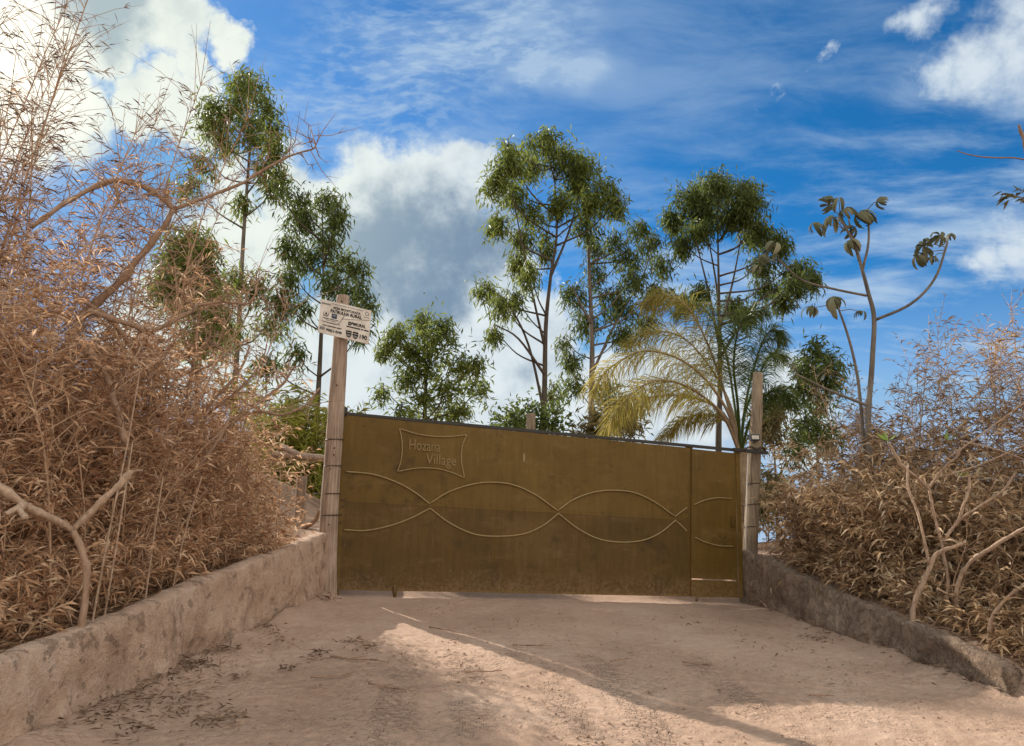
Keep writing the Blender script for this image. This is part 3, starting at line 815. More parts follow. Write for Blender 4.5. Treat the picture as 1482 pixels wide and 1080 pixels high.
for pth in ([(0.5, 0.31), (0.45, 0.45), (0.41, 0.57), (0.36, 0.65), (0.22, 0.66), (0.05, 0.63)], [(0.45, 0.45), (0.55, 0.43), (0.75, 0.37), (0.98, 0.30)]):
    MB().tube([SP(u, v, 0.009) for u, v in pth], 0.0028, 5).build('crack', WIRE, sign)


# ------------------------------------------------------------------ small fences and stubs behind
fence = thing('rail_fence', P(433, 790, 10.6), 'old wooden rail and stake fence beside the tall post', 'fence')
MB().tube(catmull([P(432, 800, 10.6), P(434, 740, 10.6), P(437, 690, 10.6)], 5), [0.075] * 11, 10).build('stake', WOOD, fence)
MB().tube(catmull([P(395, 658, 10.75), P(430, 660, 10.7), P(474, 664, 10.6)], 5), 0.05, 10).build('rail', WOOD, fence)
MB().tube(catmull([P(405, 645, 10.72), P(440, 662, 10.66)], 5), 0.04, 8).build('rail', WOOD, fence)
hose = MB().tube(catmull([P(415, 786, 10.4), P(436, 766, 10.35), P(448, 760, 10.3), P(457, 752, 10.2), P(463, 738, 10.1)], 6), 0.028, 8).build('curved_stick', PBARK)
tag(hose, 'pale curved stick leaning between stake and tall post', 'stick')
st_ = wood_post('fence_post', [Vector((P(768, 700, 13.5).x, 13.5, 1.0)), P(768, 640, 13.5), P(768.5, 599, 13.5)], [0.085, 0.085, 0.08], WOOD2, 'short sawn post top showing over the gate', 9)


# ------------------------------------------------------------------ vegetation builders
def twig_field(starts, dirs, lens, mb, r=0.003):
    for s_, d, l in zip(starts, dirs, lens):
        s_ = Vector(s_); d = Vector(d); mb.tube([s_, s_ + d * l * 0.5 + Vector((0, 0, 0.02 * l)), s_ + d * l + Vector((0, 0, -0.06 * l))], [r, r * 0.8, r * 0.4], 3, False)


def bamboo(center, n, spread, hmin, hmax, lean, label, group, mat=DUST, seed=0, tw=3, lpt=8, start=0.12, lsize=(0.07, 0.13), leandir=None, lw=0.017, sparse_top=0.0, step=0.11, twl=(0.2, 0.5), name='bamboo_clump', cat='bamboo', cr=0.008, cmat=CULM, up=0.35):
    rng = np.random.default_rng(seed); rd = random.Random(seed)
    root = thing(name, (center[0], center[1], GZ(center[0], center[1])), label, cat, group)
    C, D, L = [], [], []; tws = MB()
    for k in range(n):
        bx = center[0] + rng.normal() * spread; by = center[1] + rng.normal() * spread
        if by < 9.5 and xl(by) - 0.33 < bx < 0: bx = xl(by) - 0.33 - rng.random() * 0.2
        if by > 5.8 and 0 < bx < xr(min(by, 10.4)) + 0.3: bx = xr(min(by, 10.4)) + 0.3 + rng.random() * 0.2
        bz = GZ(bx, by) - 0.05; h = hmin + (hmax - hmin) * rng.random()
        az = rng.random() * 6.283 if leandir is None else leandir + rng.normal() * 0.6
        ln = lean * (0.4 + rng.random()) * h; dv = Vector((math.cos(az), math.sin(az), 0))
        wob_ = Vector((rng.normal() * 0.03, rng.normal() * 0.03, 0))
        pts = [Vector((bx, by, bz)) + Vector((0, 0, 1)) * h * (u - 0.28 * lean * u ** 3) + dv * ln * u ** 2 + wob_ * math.sin(u * 7) for u in np.linspace(0, 1, 9)]
        MB().tube(pts, lerp(cr * (0.7 + 0.6 * rng.random()), cr * 0.3, 9), 5, False).build('culm', cmat, root)
        m_ = int(h / step); us = start + (1 - start) * (np.arange(m_) + rng.random(m_)) / max(m_, 1)
        for u in us:
            if sparse_top and rng.random() < sparse_top * u: continue
            q = u * 8; i0 = min(int(q), 7); p = pts[i0].lerp(pts[i0 + 1], q - i0)
            for _ in range(rng.integers(1, tw + 1)):
                a = rng.random() * 6.283; e = up + rng.normal() * 0.35; l = twl[0] + (twl[1] - twl[0]) * rng.random()
                d = Vector((math.cos(a) * math.cos(e), math.sin(a) * math.cos(e), math.sin(e)))
                tws.tube([p, p + d * l * .55 + Vector((0, 0, .03 * l)), p + d * l + Vector((0, 0, -.05 * l))], [0.0032, 0.0026, 0.0012], 3, False)
                nl = rng.integers(max(1, lpt - 3), lpt + 3)
                s_ = 0.25 + 0.75 * rng.random(nl)
                base = np.array(p)[None] + np.array(d)[None] * (l * s_)[:, None]
                dd = np.array(d)[None] * 0.8 + rng.normal(size=(nl, 3)) * 0.55 + np.array([0, 0, -0.12])
                C.append(base); D.append(dd); L.append(lsize[0] + (lsize[1] - lsize[0]) * rng.random(nl))
    C = np.concatenate(C); D = np.concatenate(D); L = np.concatenate(L)
    if tws.v:
        tws.build('twigs', cmat, root, False)['kind'] = 'stuff'
    leaf_mesh('foliage', C, D, L, lw * (0.7 + 0.6 * rng.random(len(L))), mat, root, 0.25, 0.2, rng=rng)
    return root


def branch_tree(name, base, polys, mat, label, cat, group=None, sides=8, twigs=0, tseed=0, tlen=(0.15, 0.5), part='branch', shade_first=False):
    """polys: list of ([(px,py,Y)...], r0, r1): each limb its own part"""
    root = thing(name, base, label, cat, group); rng = random.Random(tseed); tm = MB()
    for kk, (pp, r0, r1) in enumerate(polys):
        pts = catmull([P(*q) if isinstance(q, tuple) else q for q in pp], 6); n = len(pts)
        pts = [p + Vector((mnoise.noise(p * 6), mnoise.noise(p * 6 + Vector((5, 0, 0))), mnoise.noise(p * 6 + Vector((0, 5, 0))))) * r0 * 0.5 for p in pts]
        rad = [(r0 + (r1 - r0) * k / (n - 1)) * (1 + 0.30 * mnoise.noise(pts[k] * 15) + (0.22 if k % 6 == 3 else 0)) for k in range(n)]
        MB().tube(pts, rad, sides).build(part, DBARK if (shade_first and kk == 0) else mat, root)  # first limb can take darker bark, painting in the shade on a trunk
        for _ in range(int(twigs * n)):
            i0 = rng.randrange(n // 4, n); p = pts[i0]; l = rng.uniform(*tlen)
            d = Vector((rng.gauss(0, 1), rng.gauss(0, 1), rng.gauss(0.5, 0.8))).normalized()
            q1 = p + d * l * 0.5; q2 = q1 + (d + Vector((rng.gauss(0, .3), rng.gauss(0, .3), rng.gauss(.1, .3)))) * l * 0.5
            tm.tube([p, q1, q2], [0.005, 0.004, 0.0015], 3, False)
            for _ in range(3):
                s_ = p.lerp(q1, rng.random()) if rng.random() < .4 else q1.lerp(q2, rng.random())
                d2 = (d + Vector((rng.gauss(0, .8), rng.gauss(0, .8), rng.gauss(.2, .6)))).normalized()
                tm.tube([s_, s_ + d2 * l * 0.4], [0.003, 0.001], 3, False)
    if tm.v: tm.build('twigs', mat, root, False)['kind'] = 'stuff'
    return root


def euc(name, Y, trunk, r0_, clumps, label, mat=EUC, bark=EBARK, seed=0, limbs=(), dens=1.0, ll=(0.20, 0.36), lw=0.050, group='eucalyptus trees behind the gate', cat='tree', hang=0.75, ydepth=1.0):
    rng = np.random.default_rng(seed); r0 = r0_ * 0.76
    tp = [P(x, y, Y) for x, y in trunk]; b0 = Vector((tp[0].x, tp[0].y, GZ(tp[0].x, tp[0].y) - 0.1))
    root = thing(name, b0, label, cat, group)
    pts = catmull([b0] + tp, 6); n = len(pts)
    mb = MB(); mb.tube(pts, [r0 * (1 - 0.85 * k / (n - 1)) for k in range(n)], 10)
    tr_ = mb.build('trunk', bark, root)
    lm = MB()
    for lp_ in limbs:
        q = catmull([P(x, y, Y + dy) for x, y, dy in lp_], 5); m_ = len(q)
        MB().tube(q, lerp(r0 * 0.42, r0 * 0.12, m_), 7).build('limb', bark, root)
    C, D, L = [], [], []
    for (cx, cy, rx, ry) in clumps:
        dy = rng.normal() * ydepth * 0.9
        c_ = P(cx, cy, Y + dy); s_ = (Y + dy) / F * 0.80
        R = np.array([rx * s_, (rx + ry) * 0.5 * s_ * 1.1, ry * s_])
        # limb from trunk to clump
        zs = [p for p in pts if p.z < c_.z - 0.25 * abs(c_.x - tp[-1].x) - 0.6] or pts[n // 2:n // 2 + 1]
        hd = [(p - c_).length + 1.2 * max(0, 0) for p in zs]; p0 = zs[int(np.argmin(hd))]
        midp = p0.lerp(c_, 0.55) + Vector((0, 0, -0.10 * (c_ - p0).length))
        q = catmull([p0, midp, c_ + Vector((0, 0, R[2] * 0.4))], 5); L_ = (c_ - p0).length
        MB().tube(q, lerp(min(r0 * 0.32, 0.012 + 0.012 * L_), 0.010, len(q)), 5).build('limb', bark, root)
        nt = max(4, int(dens * 0.60 * (rx * ry) ** 0.62))
        u = unit(rng.normal(size=(nt, 3))) * (0.2 + 1.0 * rng.random((nt, 1)) ** 0.7)
        tc_ = np.array(c_) + u * R
        for tcen in tc_:
            # fine twig out to each tuft
            tv = Vector(tcen); lm.tube([c_.lerp(tv, 0.15), c_.lerp(tv, 0.6) + Vector((0, 0, 0.1)), tv], [0.012, 0.009, 0.005], 3, False)
            k = int(rng.integers(16, 30)); sp_ = 0.09 + 0.10 * rng.random()
            off = rng.normal(size=(k, 3)) * sp_ * np.array([1, 1, 1.5]) - np.array([0, 0, 0.18])
            dd = unit(rng.normal(size=(k, 3))) * 0.75 + np.array([0, 0, -hang])
            C.append(tcen + off); D.append(dd); L.append(ll[0] + (ll[1] - ll[0]) * rng.random(k))
    lm.build('twigs', bark, root)['kind'] = 'stuff'
    C = np.concatenate(C); D = np.concatenate(D); L = np.concatenate(L)
    leaf_mesh('crown', C, D, L, lw * (0.7 + 0.6 * rng.random(len(L))), mat, root, 0.1, 0.15, rng=rng)
    return root


# ------------------------------------------------------------------ background trees
euc('eucalyptus_tree', 24, [(335, 620), (345, 480), (352, 350), (359, 250), (366, 160), (362, 108)], 0.15,
    [(362, 122, 36, 28), (348, 112, 18, 14), (310, 155, 28, 24), (300, 178, 22, 16), (385, 160, 28, 34), (364, 185, 34, 26), (322, 190, 22, 20), (398, 212, 18, 28), (300, 232, 18, 18),
     (275, 262, 20, 16), (408, 258, 15, 18), (385, 240, 18, 22), (352, 290, 20, 14), (330, 210, 15, 14), (395, 190, 20, 20), (345, 150, 20, 22),
     (372, 415, 30, 24), (340, 400, 24, 28), (390, 470, 28, 22), (330, 470, 30, 26), (400, 250, 10, 14)],
    'slender tall eucalyptus with a bent tuft top rising behind the bamboo', EUC, EBARK, 11, dens=0.62)
euc('round_tree', 20, [(285, 620), (282, 480), (278, 380)], 0.14,
    [(275, 345, 40, 22), (255, 365, 34, 26), (295, 360, 34, 26), (275, 395, 46, 26), (245, 400, 30, 24), (300, 410, 30, 22), (270, 430, 40, 20), (310, 440, 30, 24), (300, 480, 40, 25)],
    'rounded olive crowned tree half hidden by dry bamboo', EUC, EBARK, 12, group='trees behind the thicket', dens=0.8)
euc('eucalyptus_tree', 23, [(455, 640), (461, 560), (465, 480), (468, 400), (466, 300)], 0.16,
    [(470, 288, 32, 18), (432, 287, 24, 18), (488, 308, 18, 22), (442, 318, 32, 22), (420, 350, 24, 18), (476, 345, 26, 18), (445, 370, 36, 18), (500, 375, 28, 16), (522, 384, 18, 12),
     (482, 403, 28, 14), (422, 395, 18, 18), (408, 430, 26, 22), (536, 433, 14, 9), (500, 428, 22, 12), (440, 440, 18, 12), (425, 505, 18, 12), (520, 410, 16, 10), (525, 475, 16, 10), (398, 270, 12, 14), (385, 520, 20, 14)],
    'narrow eucalyptus standing just behind the notice board', EUCD, EBARKD, 13, dens=0.68)
euc('spreading_tree', 27, [(612, 640), (616, 570), (614, 500), (612, 465)], 0.15,
    [(612, 458, 26, 13), (576, 478, 26, 17), (642, 468, 24, 13), (624, 488, 42, 20), (590, 508, 32, 18), (558, 500, 16, 13), (622, 528, 42, 18), (665, 520, 22, 15), (692, 520, 13, 12),
     (686, 550, 20, 12), (650, 556, 22, 12), (588, 545, 22, 12), (555, 565, 11, 8), (578, 592, 18, 10), (640, 592, 36, 13), (600, 602, 18, 9), (672, 588, 14, 9), (700, 560, 8, 6), (615, 570, 20, 10)],
    'low bushy green tree showing over the hinge half of the gate', EUC, EBARKD, 14, dens=0.75, group='trees behind the gate', hang=0.45, lw=0.06)
euc('eucalyptus_tree', 25, [(785, 640), (788, 560), (790, 470), (797, 400), (806, 330), (800, 225)], 0.17,
    [(790, 203, 38, 20), (738, 232, 32, 24), (718, 262, 22, 22), (770, 235, 34, 26), (818, 225, 32, 24), (842, 240, 36, 28), (872, 272, 26, 26), (895, 292, 13, 16), (720, 320, 16, 18),
     (770, 305, 22, 20), (760, 340, 20, 16), (750, 372, 18, 22), (766, 390, 12, 18), (792, 348, 12, 22), (700, 413, 20, 9), (724, 435, 18, 11), (716, 480, 13, 11), (746, 428, 13, 11), (745, 275, 22, 20),
     (812, 290, 22, 22), (850, 290, 24, 18), (835, 265, 26, 20), (735, 210, 14, 12), (800, 560, 10, 14)],
    'tallest dark trunked eucalyptus in the middle with forked upper limbs', EUC, EBARKD, 15,
    limbs=[[(789, 505, 0), (776, 450, -.3), (755, 350, -.6), (738, 262, -.8)], [(788, 600, 0), (765, 500, -.5), (735, 440, -1), (705, 415, -1.4)], [(790, 545, 0), (750, 490, -1), (715, 470, -1.3)], [(797, 400, 0), (825, 330, .4), (845, 250, .8)]])
euc('eucalyptus_tree', 27, [(855, 640), (857, 500), (853, 400), (850, 300), (850, 262)], 0.18,
    [(846, 325, 26, 18), (862, 352, 18, 18), (925, 328, 22, 13), (942, 350, 22, 18), (832, 420, 22, 20), (862, 390, 18, 18), (905, 368, 22, 16), (880, 420, 26, 13), (902, 440, 34, 20), (850, 462, 26, 20),
     (932, 460, 26, 20), (826, 520, 15, 18), (816, 490, 11, 9), (900, 482, 26, 16), (960, 380, 20, 16), (950, 420, 26, 20), (832, 548, 12, 16), (890, 345, 14, 12), (915, 400, 24, 16), (880, 560, 24, 20), (915, 580, 26, 18)],
    'pale trunked eucalyptus with loose hanging foliage beside the palm', EUCD, EBARK, 16, dens=0.85,
    limbs=[[(857, 540, 0), (890, 470, .3), (930, 400, .6), (945, 350, .8)], [(856, 470, 0), (840, 440, -.5), (828, 415, -.8)]])
euc('eucalyptus_tree', 26, [(1040, 660), (1042, 560), (1041, 470), (1040, 400), (1038, 300)], 0.18,
    [(1040, 272, 42, 17), (1002, 280, 32, 20), (1080, 285, 32, 22), (1020, 302, 42, 18), (1060, 306, 42, 18), (976, 315, 22, 18), (1100, 328, 26, 20), (1126, 350, 18, 20), (1010, 332, 30, 14), (1085, 335, 20, 14),
     (1110, 410, 22, 12), (1150, 386, 26, 13), (1176, 400, 13, 12), (1132, 428, 18, 11), (1060, 440, 22, 12), (990, 430, 14, 12), (1076, 452, 18, 12), (1102, 378, 22, 13), (1012, 420, 15, 11), (1152, 408, 20, 12), (985, 350, 16, 14),
     (1040, 258, 25, 10), (1080, 268, 18, 10)],
    'flat topped dark eucalyptus with many thin rising limbs behind the palm', EUCD, EBARKD, 17, dens=1.35,
    limbs=[[(1041, 500, 0), (1025, 420, -.4), (1005, 340, -.7)], [(1041, 480, 0), (1060, 410, .4), (1075, 330, .6)], [(1041, 520, 0), (1085, 450, .6), (1120, 420, .9), (1150, 400, 1.1)], [(1041, 460, 0), (1035, 400, .5), (1020, 320, .8)]])
euc('small_tree', 22, [(1185, 700), (1182, 600), (1180, 540)], 0.09, [(1182, 503, 20, 12), (1165, 522, 18, 12), (1200, 520, 18, 13), (1182, 540, 24, 12), (1210, 545, 16, 12), (1160, 555, 16, 14), (1185, 575, 26, 16), (1165, 610, 22, 20), (1195, 620, 24, 22), (1150, 640, 18, 18)],
    'small dull green tree top over the dry thicket', EUCD, EBARKD, 18, group='trees behind the thicket', hang=0.4, dens=0.8)
euc('small_tree', 19, [(1125, 760), (1122, 680), (1118, 610)], 0.08, [(1112, 590, 20, 13), (1128, 575, 14, 10), (1100, 605, 14, 12), (1118, 618, 18, 10), (1112, 690, 14, 12), (1106, 720, 14, 14), (1128, 700, 14, 14)],
    'thin leafy sapling behind the grey post', EUCB, EBARKD, 19, group='trees behind the thicket', hang=0.5)
euc('leafy_shrub', 19, [(772, 680), (770, 630), (770, 600)], 0.06, [(742, 600, 20, 10), (770, 590, 22, 11), (805, 600, 18, 11), (722, 605, 8, 5), (790, 610, 20, 9), (755, 612, 18, 8)],
    'dark leafy shrub peeping over the middle of the gate', EUCD, EBARKD, 20, group='shrubs behind the gate', hang=-0.1, ll=(0.12, 0.2), lw=0.07, dens=0.75)
euc('leafy_shrub', 18, [(880, 680), (880, 630), (880, 600)], 0.06, [(865, 605, 16, 12), (890, 590, 20, 14), (915, 605, 18, 12), (850, 620, 16, 9)],
    'reddish brown dry shrub between the pale trunk and the palm', EUCB, EBARKD, 21, group='shrubs behind the gate', hang=-0.1, dens=0.8)
euc('leafy_shrub', 40, [(1112, 790), (1112, 750), (1112, 710)], 0.08, [(1105, 715, 20, 14), (1125, 700, 16, 12), (1090, 735, 18, 14), (1140, 725, 18, 14), (1165, 730, 22, 16)],
    'far dark shrub low on the skyline past the grey post', EUCD, EBARKD, 22, group='far shrubs', hang=0.0)
euc('leafy_shrub', 34, [(400, 700), (400, 660), (400, 620)], 0.1, [(380, 640, 40, 22), (420, 650, 36, 20), (350, 660, 40, 24), (440, 670, 26, 18), (300, 660, 40, 30), (240, 660, 50, 40)],
    'far green shrub bank behind the rail fence', EUCB, EBARKD, 23, group='far shrubs', hang=0.0)

# yellow-green clump behind the tall post
bamboo((-5.55, 20.0), 34, 0.55, 2.2, 4.2, 0.22, 'bright yellow green bamboo clump behind the rail fence', None, YEL, 31, 3, 9, 0.1, (0.20, 0.36), None, 0.036, step=0.16, twl=(0.3, 0.7), name='green_bamboo', cr=0.015)

# ------------------------------------------------------------------ palm
def palm():
    Y0 = 12.2; base = P(1073, 655, Y0); bx, by = P(1077, 790, Y0).x, Y0
    root = thing('palm_tree', (bx, by, GZ(bx, by)), 'feathery queen palm with yellowing fronds behind the free end of gate', 'palm')
    tr = catmull([Vector((bx, by, GZ(bx, by) - 0.1)), P(1078, 740, Y0), P(1075, 690, Y0), base], 12); n = len(tr)
    MB().tube(tr, [0.15 * (1 - 0.25 * k / n) * (1 + 0.10 * (k % 2)) for k in range(n)], 14).build('trunk', PALMT, root)
    rng = np.random.default_rng(5); rd = random.Random(5)
    fr = [([(1050, 590, -.3), (1000, 530, -.7), (935, 508, -1.0), (880, 535, -1.3), (858, 570, -1.4)], PALMY, 0.5),
          ([(1052, 580, -.1), (1025, 500, -.2), (995, 445, -.3), (960, 428, -.3), (930, 440, -.3)], PALMY, 0.5),
          ([(1078, 590, .2), (1092, 530, .3), (1105, 492, .3), (1120, 478, .3), (1134, 492, .2)], PALMG, 0.42),
          ([(1048, 600, .3), (1000, 575, .5), (945, 575, .6), (895, 600, .6), (870, 635, .6)], PALMY, 0.5),
          ([(1062, 580, .5), (1050, 510, .9), (1030, 460, 1.2), (1005, 440, 1.4), (975, 455, 1.5)], PALMG, 0.48),
          ([(1085, 610, -.2), (1105, 575, -.4), (1130, 565, -.6), (1150, 585, -.7)], PALMG, 0.36),
          ([(1045, 600, -.5), (995, 560, -1.0), (945, 552, -1.5), (905, 580, -1.9), (885, 610, -2.0)], PALMY, 0.5),
          ([(1068, 590, -.2), (1062, 530, -.4), (1068, 480, -.6), (1085, 452, -.7), (1110, 450, -.8)], PALMG, 0.42),
          ([(1058, 590, .2), (1030, 535, .4), (990, 490, .6), (945, 480, .8), (905, 500, .9)], PALMY, 0.5),
          ([(1052, 612, .1), (1020, 600, .1), (985, 610, .1), (955, 635, .1)], PALMY, 0.36),
          ([(1078, 600, .6), (1100, 540, 1.0), (1120, 510, 1.3), (1135, 520, 1.5)], PALMG, 0.38)]
    for k, (pp, mat, ll) in enumerate(fr):
        pts = catmull([P(1072, 660, Y0)] + [P(x, y, Y0 + dy) for x, y, dy in pp], 12); n = len(pts)
        f = MB().tube(pts, lerp(0.028, 0.005, n), 6).build('frond', PALMT if mat is PALMY else PALMG, root)
        C, D, L = [], [], []
        m_ = 240
        for q in range(m_):
            u = 0.28 + 0.72 * q / m_; x = u * (n - 1); i0 = min(int(x), n - 2); p = pts[i0].lerp(pts[i0 + 1], x - i0)
            tn = (pts[i0 + 1] - pts[i0]).normalized(); side = tn.cross(Vector((0, 0, 1)))
            side = side.normalized() if side.length > 0.05 else Vector((0, 1, 0))
            for s_ in (-1, 1):
                up_ = side.cross(tn).normalized()
                d = tn * 0.6 + side * s_ * rng.uniform(0.3, 1.0) + up_ * rng.uniform(-0.9, 0.9) + Vector((0, 0, -0.25))
                C.append(p); D.append(d); L.append(ll * (0.65 + 0.7 * math.sin(math.pi * min(1, 0.15 + u * 0.85))) * rng.uniform(0.75, 1.1))
        # leaflets bend: base half and drooping outer half
        C = np.array(C, float); D = unit(np.array(D, float)); L = np.array(L); nn = len(C)
        r = unit(rng.normal(size=(nn, 3))); S = unit(np.cross(D, r)); w = 0.0062
        d2 = unit(D * 0.75 + np.array([0, 0, -0.65])); M1 = C + D * (L * .45)[:, None]; T = M1 + d2 * (L * .6)[:, None]
        Vv = np.stack([C - S * w * .5, C + S * w * .5, M1 + S * w, M1 - S * w, T], 1).reshape(-1, 3)
        i = np.arange(nn)[:, None] * 5
        Fc = np.concatenate([i + np.array([[0, 1, 2]]), i + np.array([[0, 2, 3]]), i + np.array([[3, 2, 4]])], 1).reshape(-1, 3)
        o = np_mesh('leaflets', Vv, Fc, mat, f); o['kind'] = 'stuff'
    return root


palm()


# ------------------------------------------------------------------ umbrella-leaved tree (thin stems, drooping hand-shaped leaves)
def cecropia():
    Y = 9.0; b = P(1258, 640, Y); base = Vector((b.x, Y, GZ(b.x, Y)))
    root = thing('umbrella_leaf_tree', base, 'thin bare stemmed tree with curled drooping hand shaped leaves', 'tree')
    br_ = [([base - Vector((0, 0, .1)), (1257, 640, Y), (1262, 530, Y), (1265, 462, Y), (1257, 425, Y), (1247, 388, Y), (1237, 355, Y), (1214, 312, Y)], 0.040, 0.014),
           ([(1248, 392, Y), (1257, 350, Y), (1256, 303, Y + .1)], 0.018, 0.012), ([(1243, 378, Y), (1234, 345, Y + .1), (1227, 312, Y + .2)], 0.014, 0.010),
           ([(1265, 464, Y), (1318, 440, Y - .2), (1353, 403, Y - .3), (1371, 352, Y - .4)], 0.019, 0.013),
           ([(1254, 428, Y), (1205, 418, Y - .1), (1160, 405, Y - .2), (1128, 377, Y - .3)], 0.017, 0.011),
           ([base + Vector((-.08, 0, -.05)), (1246, 590, Y + .1), (1238, 530, Y + .1), (1226, 482, Y + .1), (1212, 443, Y + .1)], 0.024, 0.013),
           ([(1258, 588, Y), (1200, 565, Y - .1), (1153, 542, Y - .2)], 0.020, 0.012)]
    for pp, r0, r1 in br_:
        pts = catmull([P(*q) if isinstance(q, tuple) else q for q in pp], 6); n = len(pts)
        MB().tube(pts, lerp(r0, r1, n), 8).build('stem', EBARK, root)
    rng = np.random.default_rng(3)
    # leaf: (attach px, crown px, size px, lean)
    lv = [((1214, 312), (1198, 297), 26), ((1216, 310), (1214, 289), 17), ((1222, 330), (1178, 326), 17), ((1222, 335), (1206, 318), 22), ((1256, 305), (1242, 312), 28), ((1256, 303), (1273, 291), 17),
          ((1228, 312), (1222, 305), 20), ((1256, 310), (1236, 332), 22), ((1240, 365), (1230, 352), 18), ((1371, 352), (1360, 342), 26), ((1371, 352), (1376, 340), 14), ((1370, 358), (1337, 356), 22), ((1368, 362), (1328, 372), 18), ((1366, 366), (1350, 374), 16),
          ((1128, 377), (1120, 358), 20), ((1130, 378), (1103, 372), 18), ((1128, 377), (1096, 388), 14), ((1212, 443), (1206, 434), 22), ((1213, 445), (1176, 446), 18), ((1215, 450), (1248, 452), 17), ((1153, 542), (1150, 530), 16), ((1262, 310), (1262, 318), 16)]
    for at_, c_, s_ in lv:
        A = P(*at_, Y); Cc = P(*c_, Y + rng.normal() * 0.12); sz = s_ * Y / F * 0.95
        mb = MB(); mb.tube([A, A.lerp(Cc, 0.5) + Vector((0, 0, 0.03)), Cc], [0.006, 0.005, 0.004], 5, False)
        st = mb.build('leaf_stalk', EBARK, root)
        V, Fc = [], []
        az0 = rng.random() * 6.28; nl = 8
        tilt = Vector((rng.normal() * .3, rng.normal() * .3, 1)).normalized()
        for k in range(nl):
            a = az0 + 6.283 * k / nl + rng.normal() * .2; l = sz * rng.uniform(0.55, 1.35); dv = Vector((math.cos(a), math.sin(a), 0)); sd = Vector((-math.sin(a), math.cos(a), 0))
            b0 = len(V); prof = [(0.0, 0.012, 0.0), (0.28, 0.10, 0.02), (0.52, 0.17, -0.16), (0.66, 0.17, -0.48), (0.66, 0.12, -0.80), (0.52, 0.02, -1.05)]
            for (rr_, w_, z_) in prof:
                cpt = Cc + dv * rr_ * l + Vector((0, 0, z_ * l)) + tilt * 0.02
                V += [tuple(cpt + sd * w_ * l - dv * w_ * l * .25), tuple(cpt + dv * w_ * l * .2), tuple(cpt - sd * w_ * l - dv * w_ * l * .25)]
            for q in range(len(prof) - 1):
                for e in (0, 1):
                    o_ = b0 + q * 3 + e; Fc.append((o_, o_ + 1, o_ + 4, o_ + 3))
        rot = Matrix.Rotation(rng.uniform(-0.9, 0.9), 3, 'X') @ Matrix.Rotation(rng.uniform(-0.9, 0.9), 3, 'Y'); sc_ = rng.uniform(0.75, 1.15)
        V = [tuple(Cc + rot @ ((Vector(q) - Cc) * sc_)) for q in V]
        me = MB(); me.v = V; me.f = Fc; lf = me.build('leaf', CECR, root)
    return root


cecropia()

# ------------------------------------------------------------------ thicket behind the pale wall
LG = 'dry bamboo clumps behind the pale wall'; LLAB = 'dense dusty brown bamboo clump in the thicket behind the pale wall'
spots = [(-3.55, 4.95, 32, 0.22, 0.7, 2.2), (-3.25, 5.55, 34, 0.3, 0.9, 2.7), (-3.2, 6.2, 34, 0.3, 0.8, 2.5), (-3.0, 7.2, 34, 0.28, 0.7, 2.15), (-2.9, 8.05, 32, 0.25, 0.6, 1.75),
         (-4.2, 5.0, 36, 0.4, 2.0, 3.9), (-4.2, 6.3, 40, 0.45, 1.8, 3.9), (-3.9, 7.5, 28, 0.4, 1.0, 2.6), (-5.3, 6.4, 36, 0.5, 2.6, 5.0), (-3.7, 8.7, 22, 0.4, 0.7, 1.6), (-5.0, 8.4, 24, 0.5, 1.4, 2.8)]
LL = ['dusty brown bamboo clump over the lowest stretch of the pale wall', 'dusty brown bamboo clump around the pruned forking branch', 'dusty brown bamboo clump over the middle of the pale wall', 'dusty brown bamboo clump low over the upper pale wall', 'short dusty bamboo clump at the post end of the pale wall']
for k, (x, y, n, s_, h0, h1) in enumerate(spots):
    bamboo((x, y), n, s_, h0, h1, 0.32, LL[k] if k < 5 else LLAB, LG, DUST, 100 + k, 4, 8 if k < 5 else 7, 0.06, (0.05, 0.11), None, 0.0115 if k < 5 else 0.009, 0.3, 0.10)
for k, (x, y, n) in enumerate(((-2.95, 4.7, 14), (-2.85, 5.6, 12), (-2.8, 6.6, 12), (-2.75, 7.5, 12), (-2.7, 8.3, 12))):
    bamboo((x, y), n, 0.2, 0.18, 0.6, 0.5, 'low dusty bamboo sprout hugging the back of the pale wall', 'low bamboo sprouts behind the pale wall', DUST, 150 + k, 3, 8, 0.05, (0.06, 0.12), None, 0.014, 0.0, 0.07, (0.1, 0.28), name='bamboo_sprout')
WISP = leaf_mat('wispy_leaf', [(0.05, (0.14, 0.085, 0.065)), (0.5, (0.26, 0.17, 0.13)), (1.0, (0.44, 0.31, 0.24))], 0.2)
TG = 'tall bare canes above the thicket'; TL = 'tall thin cane with bare wispy twigs rising out of the brown thicket'
for k, (x, y, n, h0, h1, ld, ln) in enumerate([(-4.9, 6.3, 4, 5.2, 6.4, 0.8, 0.10), (-4.3, 6.8, 4, 4.3, 5.3, 0.2, 0.12), (-3.9, 7.0, 4, 3.6, 5.0, 0.4, 0.16), (-5.1, 5.8, 4, 4.8, 6.0, 1.5, 0.10), (-4.2, 5.6, 4, 3.8, 4.6, 2.2, 0.14), (-3.5, 7.6, 4, 2.6, 3.6, 0.4, 0.2)]):
    bamboo((x, y), n, 0.35, h0, h1, ln, TL, TG, WISP, 200 + k, 4, 4, 0.25, (0.06, 0.15), ld, 0.005, 0.1, 0.13, (0.2, 0.75), name='tall_cane', cr=0.011, up=0.7)

